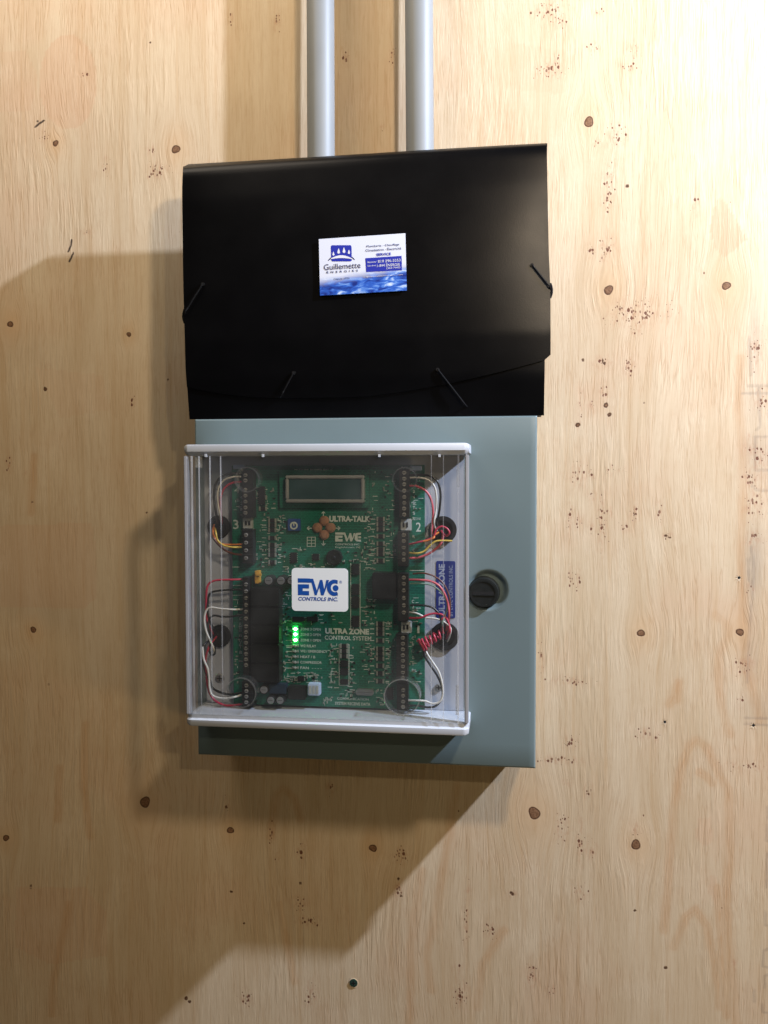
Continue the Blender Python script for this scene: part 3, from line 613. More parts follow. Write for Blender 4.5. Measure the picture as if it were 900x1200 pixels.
# ================================================================== CIRCUIT BOARD
def board():
    cx, cz, w_, h_ = rect(271, 546, 496, 829, BDP)
    t = thing('circuit_board', 'green zone control circuit board full of terminals behind the clear cover', 'circuit board', (cx, -(PD+5), cz-h_/2))
    bm = bmesh.new(); add_box(bm, cx-w_/2, cx+w_/2, BDP-2, BDP, cz-h_/2, cz+h_/2, .2); obj('substrate', bm, PCB, t)
    for sx in (-1, 1):
        for sz in (-1, 1): bm = bmesh.new(); add_cyl(bm, (cx+sx*(w_/2-10), cz+sz*(h_/2-10)), 4, 4, PD+.1, BDP-2.1, 14); obj('standoff', bm, TIN, t)
    # display
    bm = bmesh.new(); pbox(bm, 327, 551, 432, 595, BDP+1, BDP+5, .4); dm = obj('display', bm, PCB, t)
    D = BDP+13; x0, z0, ww, hh = rect(334, 557, 426.5, 589, D); bm = bmesh.new(); tk = 3.4
    for (a, b_, c, e) in ((x0-ww/2, x0+ww/2, z0+hh/2-tk, z0+hh/2), (x0-ww/2, x0+ww/2, z0-hh/2, z0-hh/2+tk), (x0-ww/2, x0-ww/2+tk, z0-hh/2+tk, z0+hh/2-tk), (x0+ww/2-tk, x0+ww/2, z0-hh/2+tk, z0+hh/2-tk)):
        add_box(bm, a, b_, BDP+5.1, D, c, e, .9)
    obj('bezel', bm, BEZEL, dm); bm = bmesh.new(); add_box(bm, x0-ww/2+tk+.1, x0+ww/2-tk-.1, BDP+5.1, D-2.2, z0-hh/2+tk+.1, z0+hh/2-tk-.1); obj('screen', bm, LCDM, dm)
    # buttons
    pb = None
    for px, py in ((379, 610.5), (371, 618.7), (386.5, 618.7), (379, 627)):
        c = W(px, py, BDP+6)
        if pb is None:
            bm = bmesh.new(); add_cyl(bm, (0, 0), 5.2, 5.2, 0, 2.2, 20, 0); add_cyl(bm, (0, 0), 4.9, 3.0, 2.2, 4.6, 20, 0, .8); pb = proto('push_button', bm, COPPER, t, (c.x, -BDP-.1, c.z))
        else: inst('push_button', pb, t, (c.x, -BDP-.1, c.z))
    bm = bmesh.new(); pbox(bm, 337, 608, 351.5, 622, BDP, BDP+5, .5); tr = obj('trimmer', bm, BLUEP, t)
    c = W(344.3, 616, BDP+5.5); bm = bmesh.new(); add_ring(bm, (c.x, c.z), 2.6, 4.2, BDP+5, BDP+5.8, 18); add_box(bm, c.x-.5, c.x+.5, BDP+5, BDP+5.7, c.z-.5, c.z+2.6); obj('dial', bm, SILK, tr)
    # octagonal buzzer
    c = W(391, 653.5, BDP+8); bm = bmesh.new(); add_cyl(bm, (c.x, c.z), 8.8, 8.6, BDP+.05, BDP+8, 8, 0, .6); add_cyl(bm, (c.x, c.z), 2, 1.6, BDP+8, BDP+8.5, 10); obj('buzzer', bm, CHIP, t)
    # chips, each with its own pins
    for (a, b_, c_, e, hgt) in ((340.5, 647.5, 347.5, 659.5, 3), (366.5, 649, 373.5, 656.5, 3), (412.5, 661, 420.5, 673.5, 4), (412.5, 684.5, 420.5, 697, 4), (412.5, 699.5, 420.5, 712.5, 4), (412.5, 722, 420.5, 735, 4),
                                (342.5, 723, 356, 728.5, 3), (359, 723, 372, 728.5, 3), (399, 774, 407.5, 781.5, 3), (399, 783.5, 407.5, 791, 3), (399, 796, 407.5, 802, 3), (349, 792.5, 356, 798, 3), (452, 806, 460, 820, 3), (303, 570, 310, 591, 4)):
        bm = bmesh.new(); pbox(bm, a, b_, c_, e, BDP+.3, BDP+hgt, .3); ch = obj('chip', bm, CHIP, t)
        bm = bmesh.new(); n = max(3, int((e-b_)/2.2))
        for k in range(n):
            y = b_+(k+.5)*(e-b_)/n; pbox(bm, a-1.3, y-.4, a-.1, y+.4, BDP+.05, BDP+.8); pbox(bm, c_+.1, y-.4, c_+1.3, y+.4, BDP+.05, BDP+.8)
        obj('pins', bm, SMDM, ch, smooth=0)
    # surface mount resistors
    pr = None
    for px, ys in ((319, (610, 615.4, 621, 630.3, 638.5, 644.3, 650, 659)), (446, (608.3, 614.2, 620.2, 628.4, 637, 643.7, 649, 657)),
                   (445.5, (731, 737, 742.6, 750.6, 760.4, 766, 772, 780.3, 789.2, 798.4)), (403, (757, 763, 769)), (308, (583, 596))):
        for y in ys:
            c = W(px, y, BDP+2)
            if pr is None:
                bm = bmesh.new(); add_box(bm, -2.5, 2.5, 0, 2.1, -2.0, 2.0, .2, 0); add_box(bm, -4.3, -2.55, 0, 2.2, -2.3, 2.3, .2, 1); add_box(bm, 2.55, 4.3, 0, 2.2, -2.3, 2.3, .2, 1)
                pr = proto('resistor', bm, [CHIP, SMDM], t, (c.x, -BDP-.05, c.z))
            else: inst('resistor', pr, t, (c.x, -BDP-.05, c.z))
    # terminal blocks with a screw over every pole
    ps = None
    def tblock(a, b_, c_, e, sx, ys, h=13):
        nonlocal ps
        bm = bmesh.new(); pbox(bm, a, b_, c_, e, BDP+.1, BDP+h, .7); x_, z_, w__, h__ = rect(a, b_, c_, e, BDP+h)
        n = max(2, len(ys)); 
        for k in range(n+1):                                      # ribs between the poles
            zz = z_-h__/2+k*h__/n; add_box(bm, x_-w__/2-.15, x_+w__/2+.15, BDP+.1, BDP+h+.9, max(zz-.5, z_-h__/2-.15), min(zz+.5, z_+h__/2+.15))
        obj('terminal_block', bm, TERM, t)
        for y in ys:
            c = W(sx, y, BDP+h+1)
            if ps is None:
                bm = bmesh.new(); add_cyl(bm, (0, 0), 2.2, 2.0, 0, 1.0, 14, 0, .3); add_box(bm, -1.6, 1.6, 1.0, 1.12, -.35, .35, 0, 1); ps = proto('terminal_screw', bm, [SCREWM, CHIP], t, (c.x, -(BDP+h+.02), c.z))
            else: inst('terminal_screw', ps, t, (c.x, -(BDP+h+.02), c.z))
    tblock(283.5, 551, 296.5, 606, 287.3, (557, 563, 574, 581, 588, 594.7, 601))
    tblock(284, 621, 296.5, 660, 288, (627, 636, 645, 654), 12)
    tblock(284.5, 677, 291.5, 791, 288, (685, 693, 701, 709, 717, 725, 734, 741, 747, 753.4, 760, 766.5, 773, 779.5))
    tblock(283.5, 799, 297, 827, 288.4, (803.5, 810, 816.5, 823))
    tblock(467.5, 550, 479.5, 606, 473.5, (554, 561, 567.5, 575, 582.5, 589.3, 596, 603))
    tblock(466, 623.5, 478.5, 663, 473, (627, 634, 641.5, 649, 656))
    tblock(466, 672.5, 478.5, 727.5, 473, (677, 684, 692, 701, 709.5, 718))
    tblock(464.5, 743.5, 477.5, 800, 472, (747.6, 754.5, 761, 768, 774.4, 781, 788, 794.5))
    tblock(465, 802, 478, 832, 472.3, (809, 815.7, 822.5, 828.6))
    for a, b_, c_, e in ((284.5, 606.5, 295, 619.5), (469.5, 608, 482, 622), (470, 728.5, 482, 742)):
        bm = bmesh.new(); pbox(bm, a, b_, c_, e, BDP+.1, BDP+7, .6); 
        for k in (0, 1): pbox(bm, a+2.5+k*4, b_+4, a+4.5+k*4, e-4, BDP+7, BDP+8.5, .2, 1)
        obj('connector', bm, [GREYC, CHIP], t)
    for a, b_, c_, e in ((273, 544.5, 286, 549.5), (480.5, 546, 494, 551.5)):
        bm = bmesh.new(); pbox(bm, a, b_, c_, e, BDP+.1, BDP+5, .5); obj('edge_clip', bm, BLUEW, t)
    for k, (y0, y1) in enumerate(((689.5, 711.6), (712.2, 732.8), (733.4, 754.6), (755.2, 777.4), (778, 800))):
        bm = bmesh.new(); pbox(bm, 293.5, y0, 327, y1, BDP+.1, BDP+17, .9); pbox(bm, 296, y0+2, 325, y1-2, BDP+17, BDP+17.4, .15); obj('relay', bm, RELAY, t)
    bm = bmesh.new(); pbox(bm, 436, 671.5, 463.5, 702.5, BDP+.1, BDP+16, 1.0); obj('transformer', bm, RELAY, t)
    bm = bmesh.new(); pbox(bm, 298.5, 669, 303.5, 684, BDP+.1, BDP+9, .5); pbox(bm, 300, 672, 306, 675, BDP+9, BDP+11, .3); obj('jumper', bm, YELC, t)
    for px, py, r in ((314.5, 680.5, 5.2), (329, 680.5, 5.2), (341, 680.5, 4.8), (317, 821, 4.8), (328, 821, 4.8), (309, 808.5, 5.0)):
        c = W(px, py, BDP+15); bm = bmesh.new(); add_cyl(bm, (c.x, c.z), r, r, BDP+.1, BDP+14.4, 20, 0, .5); add_cyl(bm, (c.x, c.z), r*.8, r*.76, BDP+14.4, BDP+14.9, 20, 1)
        add_box(bm, c.x-r*.5, c.x+r*.5, BDP+14.9, BDP+15, c.z-.2, c.z+.2, 0, 0); obj('capacitor', bm, [CHIP, CAPT], t)
    bm = bmesh.new(); pbox(bm, 315, 802, 335, 813.5, BDP+.1, BDP+11, .7); obj('fuse_holder', bm, mat('navy_block', (.016, .03, .05), .4), t)
    bm = bmesh.new(); pbox(bm, 337, 804.5, 357.5, 820, BDP+.1, BDP+10, .8); obj('voltage_regulator', bm, CHIP, t)
    bm = bmesh.new(); pbox(bm, 360.5, 801.5, 374.5, 815.5, BDP+.1, BDP+10, .8); 
    for k in range(3): pbox(bm, 362+k*4.2, 804, 364.6+k*4.2, 813, BDP+10, BDP+10.5, .1, 1)
    obj('header', bm, [BLUEW, GREYC], t)
    c = rect(416.5, 808, 438, 815, BDP+6); bm = bmesh.new(); add_poly(bm, rrect(c[0], c[1], c[2], c[3], 3.2), BDP+.1, BDP+6); add_poly(bm, rrect(c[0], c[1], c[2]-4, c[3]-2.6, 2), BDP+6, BDP+6.5); obj('crystal', bm, TIN, t)
    # status lights
    po = pf = None
    for k, y in enumerate((737.4, 743.7, 750.3, 757, 763.3, 769.8, 776.3, 782.8)):
        c = W(345.8, y, BDP+2.5)
        bm = bmesh.new(); add_box(bm, -2.0, 2.0, 0, 2.6, -1.5, 1.5, 1.1, 0); add_box(bm, -3.4, -2.1, 0, 1, -1.3, 1.3, 0, 1); add_box(bm, 2.1, 3.4, 0, 1, -1.3, 1.3, 0, 1)
        o = proto('status_light', bm, [LEDON if k < 3 else LEDOFF, SMDM], t, (c.x, -BDP-.05, c.z))
        o['label'] = 'lit green status light' if k < 3 else 'unlit status light'
    # printing
    d = BDP+.25
    def say(s, x0, y0, x1, y1, bold=0, **kw):
        bm = bmesh.new(); add_text(bm, s, x0, y0, x1, y1, d, bold=bold, **kw); o = obj('lettering', bm, SILK, t, smooth=0); return o
    say('ULTRA-TALK', 385.8, 604.5, 434, 611.6, .05); say('CONTROLS INC.', 393, 636.8, 422, 639, .01); say('Englishtown, NJ', 393, 640.3, 422, 642.8)
    say('ULTRA ZONE', 381, 736.4, 432.5, 743.3, .055); say('CONTROL SYSTEM', 380.5, 745.2, 435, 750.2, .012)
    for s, y, x1 in (('ZONE 3 OPEN', 737.4, 376), ('ZONE 2 OPEN', 743.7, 376), ('ZONE 1 OPEN', 750.3, 376), ('W2 RELAY', 757, 370.5), ('W2 / EMERGENCY', 763.3, 383.5), ('HEAT / B', 769.8, 369.5), ('COMPRESSOR', 776.3, 377), ('FAN  - - - -', 782.8, 377)):
        say(s, 352, y-1.5, x1, y+1.5, .015)
    say('3', 273.2, 609, 279.6, 620, .01); say('2', 487.5, 612.3, 493.3, 623, .01); say('ZONE', 485.5, 606.5, 493, 609.3); say('4', 274.5, 571, 280.5, 578); say('1', 489, 733, 491.5, 742)
    say('SYSTEM RECEIVE DATA', 392.5, 823, 434, 826.5, .02); say('COMMUNICATION', 395, 817.5, 432, 820.5, .01); say('LEDS', 379, 818.5, 388, 821.5); say('EWC', 470, 546.5, 478, 549)
    say('MOTHER BOARD REV C', 345, 549.5, 390, 551.2, .01)
    for s, px, y0, st in (('CRWGOYB', 282, 723, 6.6), ('24CTSR', 485, 574, 6.4), ('CWOGYR', 484, 746, 7.6), ('C21', 484, 703, 6.2), ('OCG', 281.5, 734, 10), ('RYC', 485, 627, 8), ('421', 283, 581, 7)):
        for k, ch in enumerate(s): say(ch, px-1.4, y0+k*st, px+1.4, y0+k*st+3.6, .01)
    # maker's mark on the board
    bm = bmesh.new(); cx2, cz2, w2, h2 = rect(392.8, 624, 423.2, 634.8, d); f3 = lambda a, b: (cx2+((a-347)/390)*w2, -d, cz2-((b-230)/166)*h2)
    for pts in ([(152, 147), (269, 147), (286, 187), (152, 187)], [(152, 203), (262, 203), (262, 243), (200, 243), (200, 268), (262, 268), (262, 312), (152, 312)], [(270, 147), (302, 147), (338, 262), (368, 158), (392, 158), (410, 250), (430, 158), (458, 158), (404, 308), (378, 308), (362, 232), (336, 308), (316, 308), (287, 190)],
                [(540, 147), (540, 187), (490, 192), (490, 272), (540, 275), (540, 312), (470, 305), (445, 270), (445, 195), (470, 155)], [(500, 215), (540, 215), (540, 250), (500, 250)]): add_flat(bm, pts, f3)
    obj('logo', bm, SILK, t, smooth=0)
    # arrows round the buttons and outlines of parts
    bm = bmesh.new(); q = lambda px, py: tuple(W(px, py, d))
    add_strokes(bm, [[(379, 605), (379, 599.5)], [(377, 601.7), (379, 599.3), (381, 601.7)], [(379, 633), (379, 639)], [(376.8, 636.8), (379, 639.4), (381.2, 636.8)], [(365.5, 619), (360, 619)], [(362.4, 616.8), (359.8, 619), (362.4, 621.2)],
                     [(392.5, 619), (398.5, 619)], [(396, 616.8), (398.6, 619), (396, 621.2)]], q, .9)
    for k in range(4): add_strokes(bm, [[(360, 629.5+k*3.6), (369.5, 629.5+k*3.6)]], q, .7)
    add_strokes(bm, [[(360, 629), (360, 641)], [(365, 629), (365, 641)], [(369.5, 629), (369.5, 641)], [(397.5, 755), (409, 755), (409, 803), (397.5, 803), (397.5, 755)], [(330, 730), (330, 798)], [(330, 730), (333, 730)], [(296.5, 620), (297.8, 620), (297.8, 661), (296, 661)], [(273, 686, ), (284, 686)][0:2], [(272, 697.5), (284, 697.5)], [(480, 668.5), (497, 668.5)],
                     [(392, 787), (388, 787), (388, 800), (392, 800)], [(414, 735), (414, 738)], [(446, 671), (463, 671)], [(411, 660), (411, 737)], [(422, 660), (422, 737)], [(281, 664.5), (272, 664.5)], [(483, 799), (493, 799)]], q, .8)
    o = obj('silkscreen_lines', bm, SILK, t, smooth=0)
    # tiny parts and ticks nobody could count
    rr = random.Random(3); bm = bmesh.new(); tk = bmesh.new()
    fields = [((300, 600, 316, 664), 26), ((324, 604, 334, 664), 34), ((300, 570, 322, 600), 22), ((428, 596, 440, 664), 40), ((452, 600, 464, 662), 30), ((424, 640, 440, 668), 22), ((423, 700, 440, 733), 36), ((424, 754, 440, 802), 36), ((452, 728, 463, 802), 40), ((386, 754, 396, 806), 40), ((410, 756, 416, 806), 26),
              ((333, 788, 378, 800), 60), ((330, 664, 342, 676), 8), ((341, 720, 408, 731), 18), ((395, 808, 415, 818), 14), ((328, 690, 340, 730), 22), ((378, 816, 392, 826), 12), ((440, 808, 452, 826), 22), ((435, 552, 464, 598), 26), ((340, 642, 366, 646), 6), ((345, 660, 390, 665), 14), ((400, 646, 425, 660), 16), ((274, 690, 283, 800), 26), ((480, 690, 494, 800), 24), ((330, 734, 342, 790), 22), ((377, 606, 384, 602), 0), ((272, 580, 282, 604), 8), ((481, 556, 494, 600), 14)]
    for (a, b_, c_, e), n in fields:
        for k in range(n):
            px, py = rr.uniform(a, c_), rr.uniform(b_, e); hz = rr.random() < .65
            if rr.random() < .5:
                l = rr.uniform(.9, 1.6); pbox(bm, px-l if hz else px-.7, py-.7 if hz else py-l, px+l if hz else px+.7, py+.7 if hz else py+l, BDP+.05, BDP+1.2, 0, rr.choice((0, 0, 1)))
            else:
                l = rr.uniform(1.2, 3.2); add_strokes(tk, [[(px-l, py), (px+l, py)]] if hz else [[(px, py-l*.6), (px, py+l*.6)]], q, rr.uniform(.5, .9))
    for px, ys in ((319, (610, 615.4, 621, 630.3, 638.5, 644.3, 650, 659)), (446, (608.3, 614.2, 620.2, 628.4, 637, 643.7, 649, 657)), (445.5, (731, 737, 742.6, 750.6, 760.4, 766, 772, 780.3, 789.2, 798.4))):
        for y in ys: add_strokes(tk, [[(px-12, y), (px-7, y)], [(px+6.5, y), (px+10.5, y)]], q, .9)
    for k in range(8): y = 737.4+k*6.5; add_strokes(tk, [[(335, y), (341.5, y)], [(341.5, y-.7), (341.5, y+.7)]], q, .8)
    o = obj('surface_mount_parts', bm, [SMDM, CHIP], t, smooth=0); o['kind'] = 'stuff'
    o = obj('silkscreen_ticks', tk, SILK, t, smooth=0); o['kind'] = 'stuff'
    return t
board()

# ================================================================== WIRES
def wire(col, label, pts, r=1.15, hd=None):
    "pts: (pixel x, pixel y, depth)"
    P = smooth_path([W(*p) for p in pts], 7); bm = bmesh.new(); add_tube(bm, P, r*.86, 8)
    tag(obj('wire', bm, WIRE[col], None, tuple(P[0]), 60), label, 'wire', 'wires between terminals and grommets')
T = BDP+7; G = PD-.5; M = BDP+12
wire('black', 'black wire arching over the white one from top left terminals to upper left grommet', [(285, 555.5, T), (272, 555, M), (260, 558.5, M), (252.5, 568, M), (251, 585, M), (253.5, 603, M), (256, 616, G)], 1.5)
wire('white', 'white wire arching from top left terminals down to the upper left grommet', [(285, 558.8, T), (272, 559, M), (261, 564, M), (255.3, 575, M), (255.5, 590, M), (258, 604, M), (259, 614, G)])
wire('red', 'dark red wire arching inside the white one to the upper left grommet', [(285, 564.5, T), (272, 566, T), (263, 572, T), (259, 582, T), (258.5, 596, T), (260, 614, G)], 1.4)
wire('yellow', 'yellow wire from the second left terminal block up into upper left grommet', [(285, 641.2, T), (272, 641.2, M), (262, 639, M), (255, 633, M), (253, 624, M), (251.5, 618, G)])
wire('orange', 'orange wire beside the yellow one under the upper left grommet', [(285, 637.8, T), (272, 638.3, T), (260, 637.5, T), (252, 631, T), (249.7, 623, T), (251, 615, G)], 1.3)
wire('brown', 'brown wire lowest of the three curling up into the upper left grommet', [(287, 650, T), (276, 649.5, T), (265, 645.5, T), (255, 637, T), (249, 628, T), (248.5, 619, G)], 1.4)
wire('red', 'red wire leaving the left terminal strip at its top and dropping behind the cover edge', [(288, 679, T), (272, 679.3, M), (254, 680, M), (245, 684, M), (242, 693, M), (241.5, 710, T), (243, 728, T), (250, 744, G)], 1.35)
wire('black', 'black wire just below the red one at the top of the left terminal strip', [(286, 691, T), (272, 691, T), (254, 692.5, T), (246, 696, T), (243.5, 706, T), (244.5, 724, T), (253, 742, G)], 1.35)
wire('white', 'white wire looping left above the lower left grommet and ending in a hook', [(285, 714, T), (272, 714.3, M), (258, 713.3, M), (247, 712, M), (241.5, 716, M), (239.5, 726, M), (241.5, 739, M), (246, 750, M), (250, 759, M), (251, 764, T)], 1.25)
wire('black', 'black wire just under the white loop above the lower left grommet', [(285, 720.5, T), (272, 722.3, T), (260, 722.8, T), (250, 721.5, T), (244.5, 728, T), (245, 740, T), (250, 747, G)], 1.3)
wire('black', 'short black wire curling out below the lower left grommet', [(254, 753, G), (252, 760, T), (251.7, 766, T), (248.5, 767.5, T), (245.5, 763, T), (247, 752, T), (252, 745, G)], 1.2)
wire('white', 'white wire running down the left side to the bottom left terminal block', [(284, 814, T), (274, 817, M), (262, 818.6, M), (250, 815.5, M), (246, 808, M), (245, 795, M), (243.5, 784, M), (238.7, 772, M), (237.3, 758, M)], 1.35)
wire('red', 'red wire curving under the white one at the bottom left corner', [(286, 824.5, T), (274, 826.5, T), (262, 826, T), (250, 819, T), (244, 806, T), (242, 790, T), (241, 772, T), (246, 756, T), (254, 746, G)], 1.4)
wire('black', 'black wire inside the white one at the bottom left corner', [(284, 811.5, T), (272, 813.5, T), (262, 812.5, T), (250, 807, T), (246, 798, T), (240, 785, T), (237, 770, T), (240, 755, T), (250, 749, G)], 1.4)
wire('black', 'black wire arching outermost from top right terminals to the upper right grommet', [(480, 556.5, T), (495, 556.5, M), (506, 558.5, M), (513.5, 566, M), (516.2, 579, M), (515.3, 595, M), (513, 610, T), (514, 618, G)], 1.5)
wire('white', 'white wire arching inside the black one at the upper right grommet', [(481, 560, T), (492, 559.8, M), (502, 562.5, M), (509, 570, M), (511.5, 582, M), (511, 598, M), (508.5, 614, M), (512, 622, G)], 1.25)
wire('pink', 'pinkish red wire arching innermost at the upper right grommet', [(480, 569.5, T), (490, 570.5, M), (499, 575.5, M), (505, 585, M), (507.5, 600, M), (506.3, 616, M), (506.5, 627, T), (513, 625, G)], 1.5)
wire('red', 'red wire coiled in a ring over the upper right grommet', [(480, 637.8, T), (490, 635.5, M), (500, 633, M), (508, 629, M), (511, 621, M), (517, 617, M), (524, 619.5, M), (526.5, 625, M), (522, 628, T), (517, 622, G)], 1.25)
wire('yellow', 'yellow wire crossing the upper right grommet to the cover edge', [(480, 648, T), (489, 648.5, M), (497, 646, M), (504, 639, M), (511, 634.3, M), (521, 633.6, M), (530, 634, M)], 1.15)
wire('pink', 'pinkish red wire rising to the upper right grommet from below', [(480, 654, T), (490, 653.5, T), (502, 649, T), (512, 642, T), (518, 634, T), (519, 625, G)], 1.6)
wire('orange', 'short orange wire crossing the red one left of the upper right grommet', [(496, 634.5, M+3), (503, 633, M+3), (508.5, 630, M+3), (509, 627, T), (514, 624, G)], 1.2)
wire('pink', 'salmon red wire sweeping over the blue label to the lower right grommet', [(480, 679.5, T), (492, 679.7, M), (504, 681, M), (514, 686, M), (521, 696, M), (525, 708, M), (526, 722, M), (523, 738, G)], 1.5)
wire('brown', 'brown wire arching above the salmon one over the blue label', [(484, 672.5, T), (496, 671.7, M), (508, 675, M), (518, 682, M), (524.5, 693, M), (527.5, 706, M), (527, 722, T), (525, 738, G)], 1.05)
wire('green', 'pale green wire sweeping below the salmon one over the blue label', [(481, 684, T), (493, 683.7, M), (505, 685.5, M), (514, 691, M), (521, 699.5, M), (524.3, 709, M), (522, 720, M), (517.5, 733, M), (519, 744, G)], 1.05)
wire('black', 'black wire passing left of the blue label down into the lower right grommet', [(481, 709, T), (493, 709.2, M), (504, 711, M), (512, 716, M), (516.5, 724, M), (517, 736, M), (517.5, 746, G)], 1.3)
wire('white', 'white wire bending round the right side of the lower right grommet', [(480, 717.5, T), (489, 719, M), (499, 723.5, M), (511, 725, M), (521, 729, M), (528, 736, M), (527, 745, T), (524, 752, G)], 1.15)
wire('red', 'red wire waving across to the right rim of the lower right grommet', [(480, 724.3, T), (492, 724, M), (503, 720, M), (512, 719, M), (521, 722, M), (526, 731, M), (527, 741, M), (523, 748, G)], 1.4)
def coil():
    a, b_ = W(493, 757, M), W(519, 741, T); ax = (b_-a); ln = ax.length; ax.normalize(); s = ax.cross(Vector((0, 1, 0))).normalized(); u = s.cross(ax); P = []
    n = 110; jr = random.Random(11); jt = [jr.uniform(.7, 1.35) for _ in range(12)]
    for k in range(n+1):
        f = k/n; q_ = f*10; r = (6.2-2.8*f)*(jt[int(q_)]*(1-q_+int(q_))+jt[min(int(q_)+1, 11)]*(q_-int(q_))); th = 2*math.pi*6.3*f+.5*math.sin(9*f); P.append(a+ax*(ln*f*(.35+.65*f))+s*r*math.cos(th)+u*r*.8*math.sin(th))
    P += smooth_path([P[-1], W(517, 728, M), W(522, 724, M), W(526, 735, T), W(524, 746, G)], 6)[1:]
    bm = bmesh.new(); add_tube(bm, P, 1.15, 7); tag(obj('wire', bm, WIRE['red'], None, tuple(P[0]), 60), 'red wire wound into a tight coil at the lower right grommet', 'wire', 'wires between terminals and grommets')
coil()
wire('white', 'white wire looping from the lower right coil to the bottom right terminal block', [(477, 821, T), (488, 821, M), (498, 821.5, M), (507, 824.5, M), (515.5, 822, M), (519, 813, M), (518, 800, M), (514, 787, M), (507, 776, M), (500, 765, M), (499, 757, T)], 1.3)
wire('black', 'black wire shadowing the white loop to the bottom right terminal block', [(478, 827, T), (490, 827, T), (502, 829, T), (511, 827, T), (518, 818, T), (518, 806, T), (512.5, 792, T), (504, 779, T), (497, 767, T), (499, 757, T-2)], 1.4)

# ================================================================== FOLDER
FB = BZ1+.4                                         # it stands on the cabinet's top
def lerp(t, tab):
    for (a, x), (b_, y) in zip(tab, tab[1:]):
        if t <= b_: return x+(y-x)*max(0, (t-a)/(b_-a))
    return tab[-1][1]
def hprof(v): return lerp(v, [(0, 80), (.012, 86), (.04, 89), (.15, 93), (.3, 96.5), (.5, 100), (.7, 102), (.85, 99), (1, 89)])
def hF(u, v):
    e = abs(u-.5)*2
    return hprof(v)-11*e**3.2*math.sin(math.pi*min(max(v*.9+.08, 0), 1))
def zrow(u, v):
    ytop = 198.5+(171.5-198.5)*u; x = 215+425.5*u; zt = W(x, ytop, 69).z; return zt+(FB-zt)*v
def fpt(u, v, off=0, le=None, ri=None):
    h = hF(min(max(u, 0), 1), v)+off; zz = zrow(u, v)
    y = lerp(v, [(0, 198.5), (1, 491)]); yr = lerp(v, [(0, 171.5), (1, 488)])
    L_ = le or [(0, 215), (.10, 213.8), (.45, 215), (.8, 217.8), (1, 222)]; R2 = ri or [(0, 640.5), (.4, 643), (.55, 645), (.80, 645.2), (1, 645)]
    xl = W(lerp(v, L_), y, hF(0, v)).x; xr = W(lerp(v, R2), yr, hF(1, v)).x
    return Vector((xl+(xr-xl)*u, -h, zz))
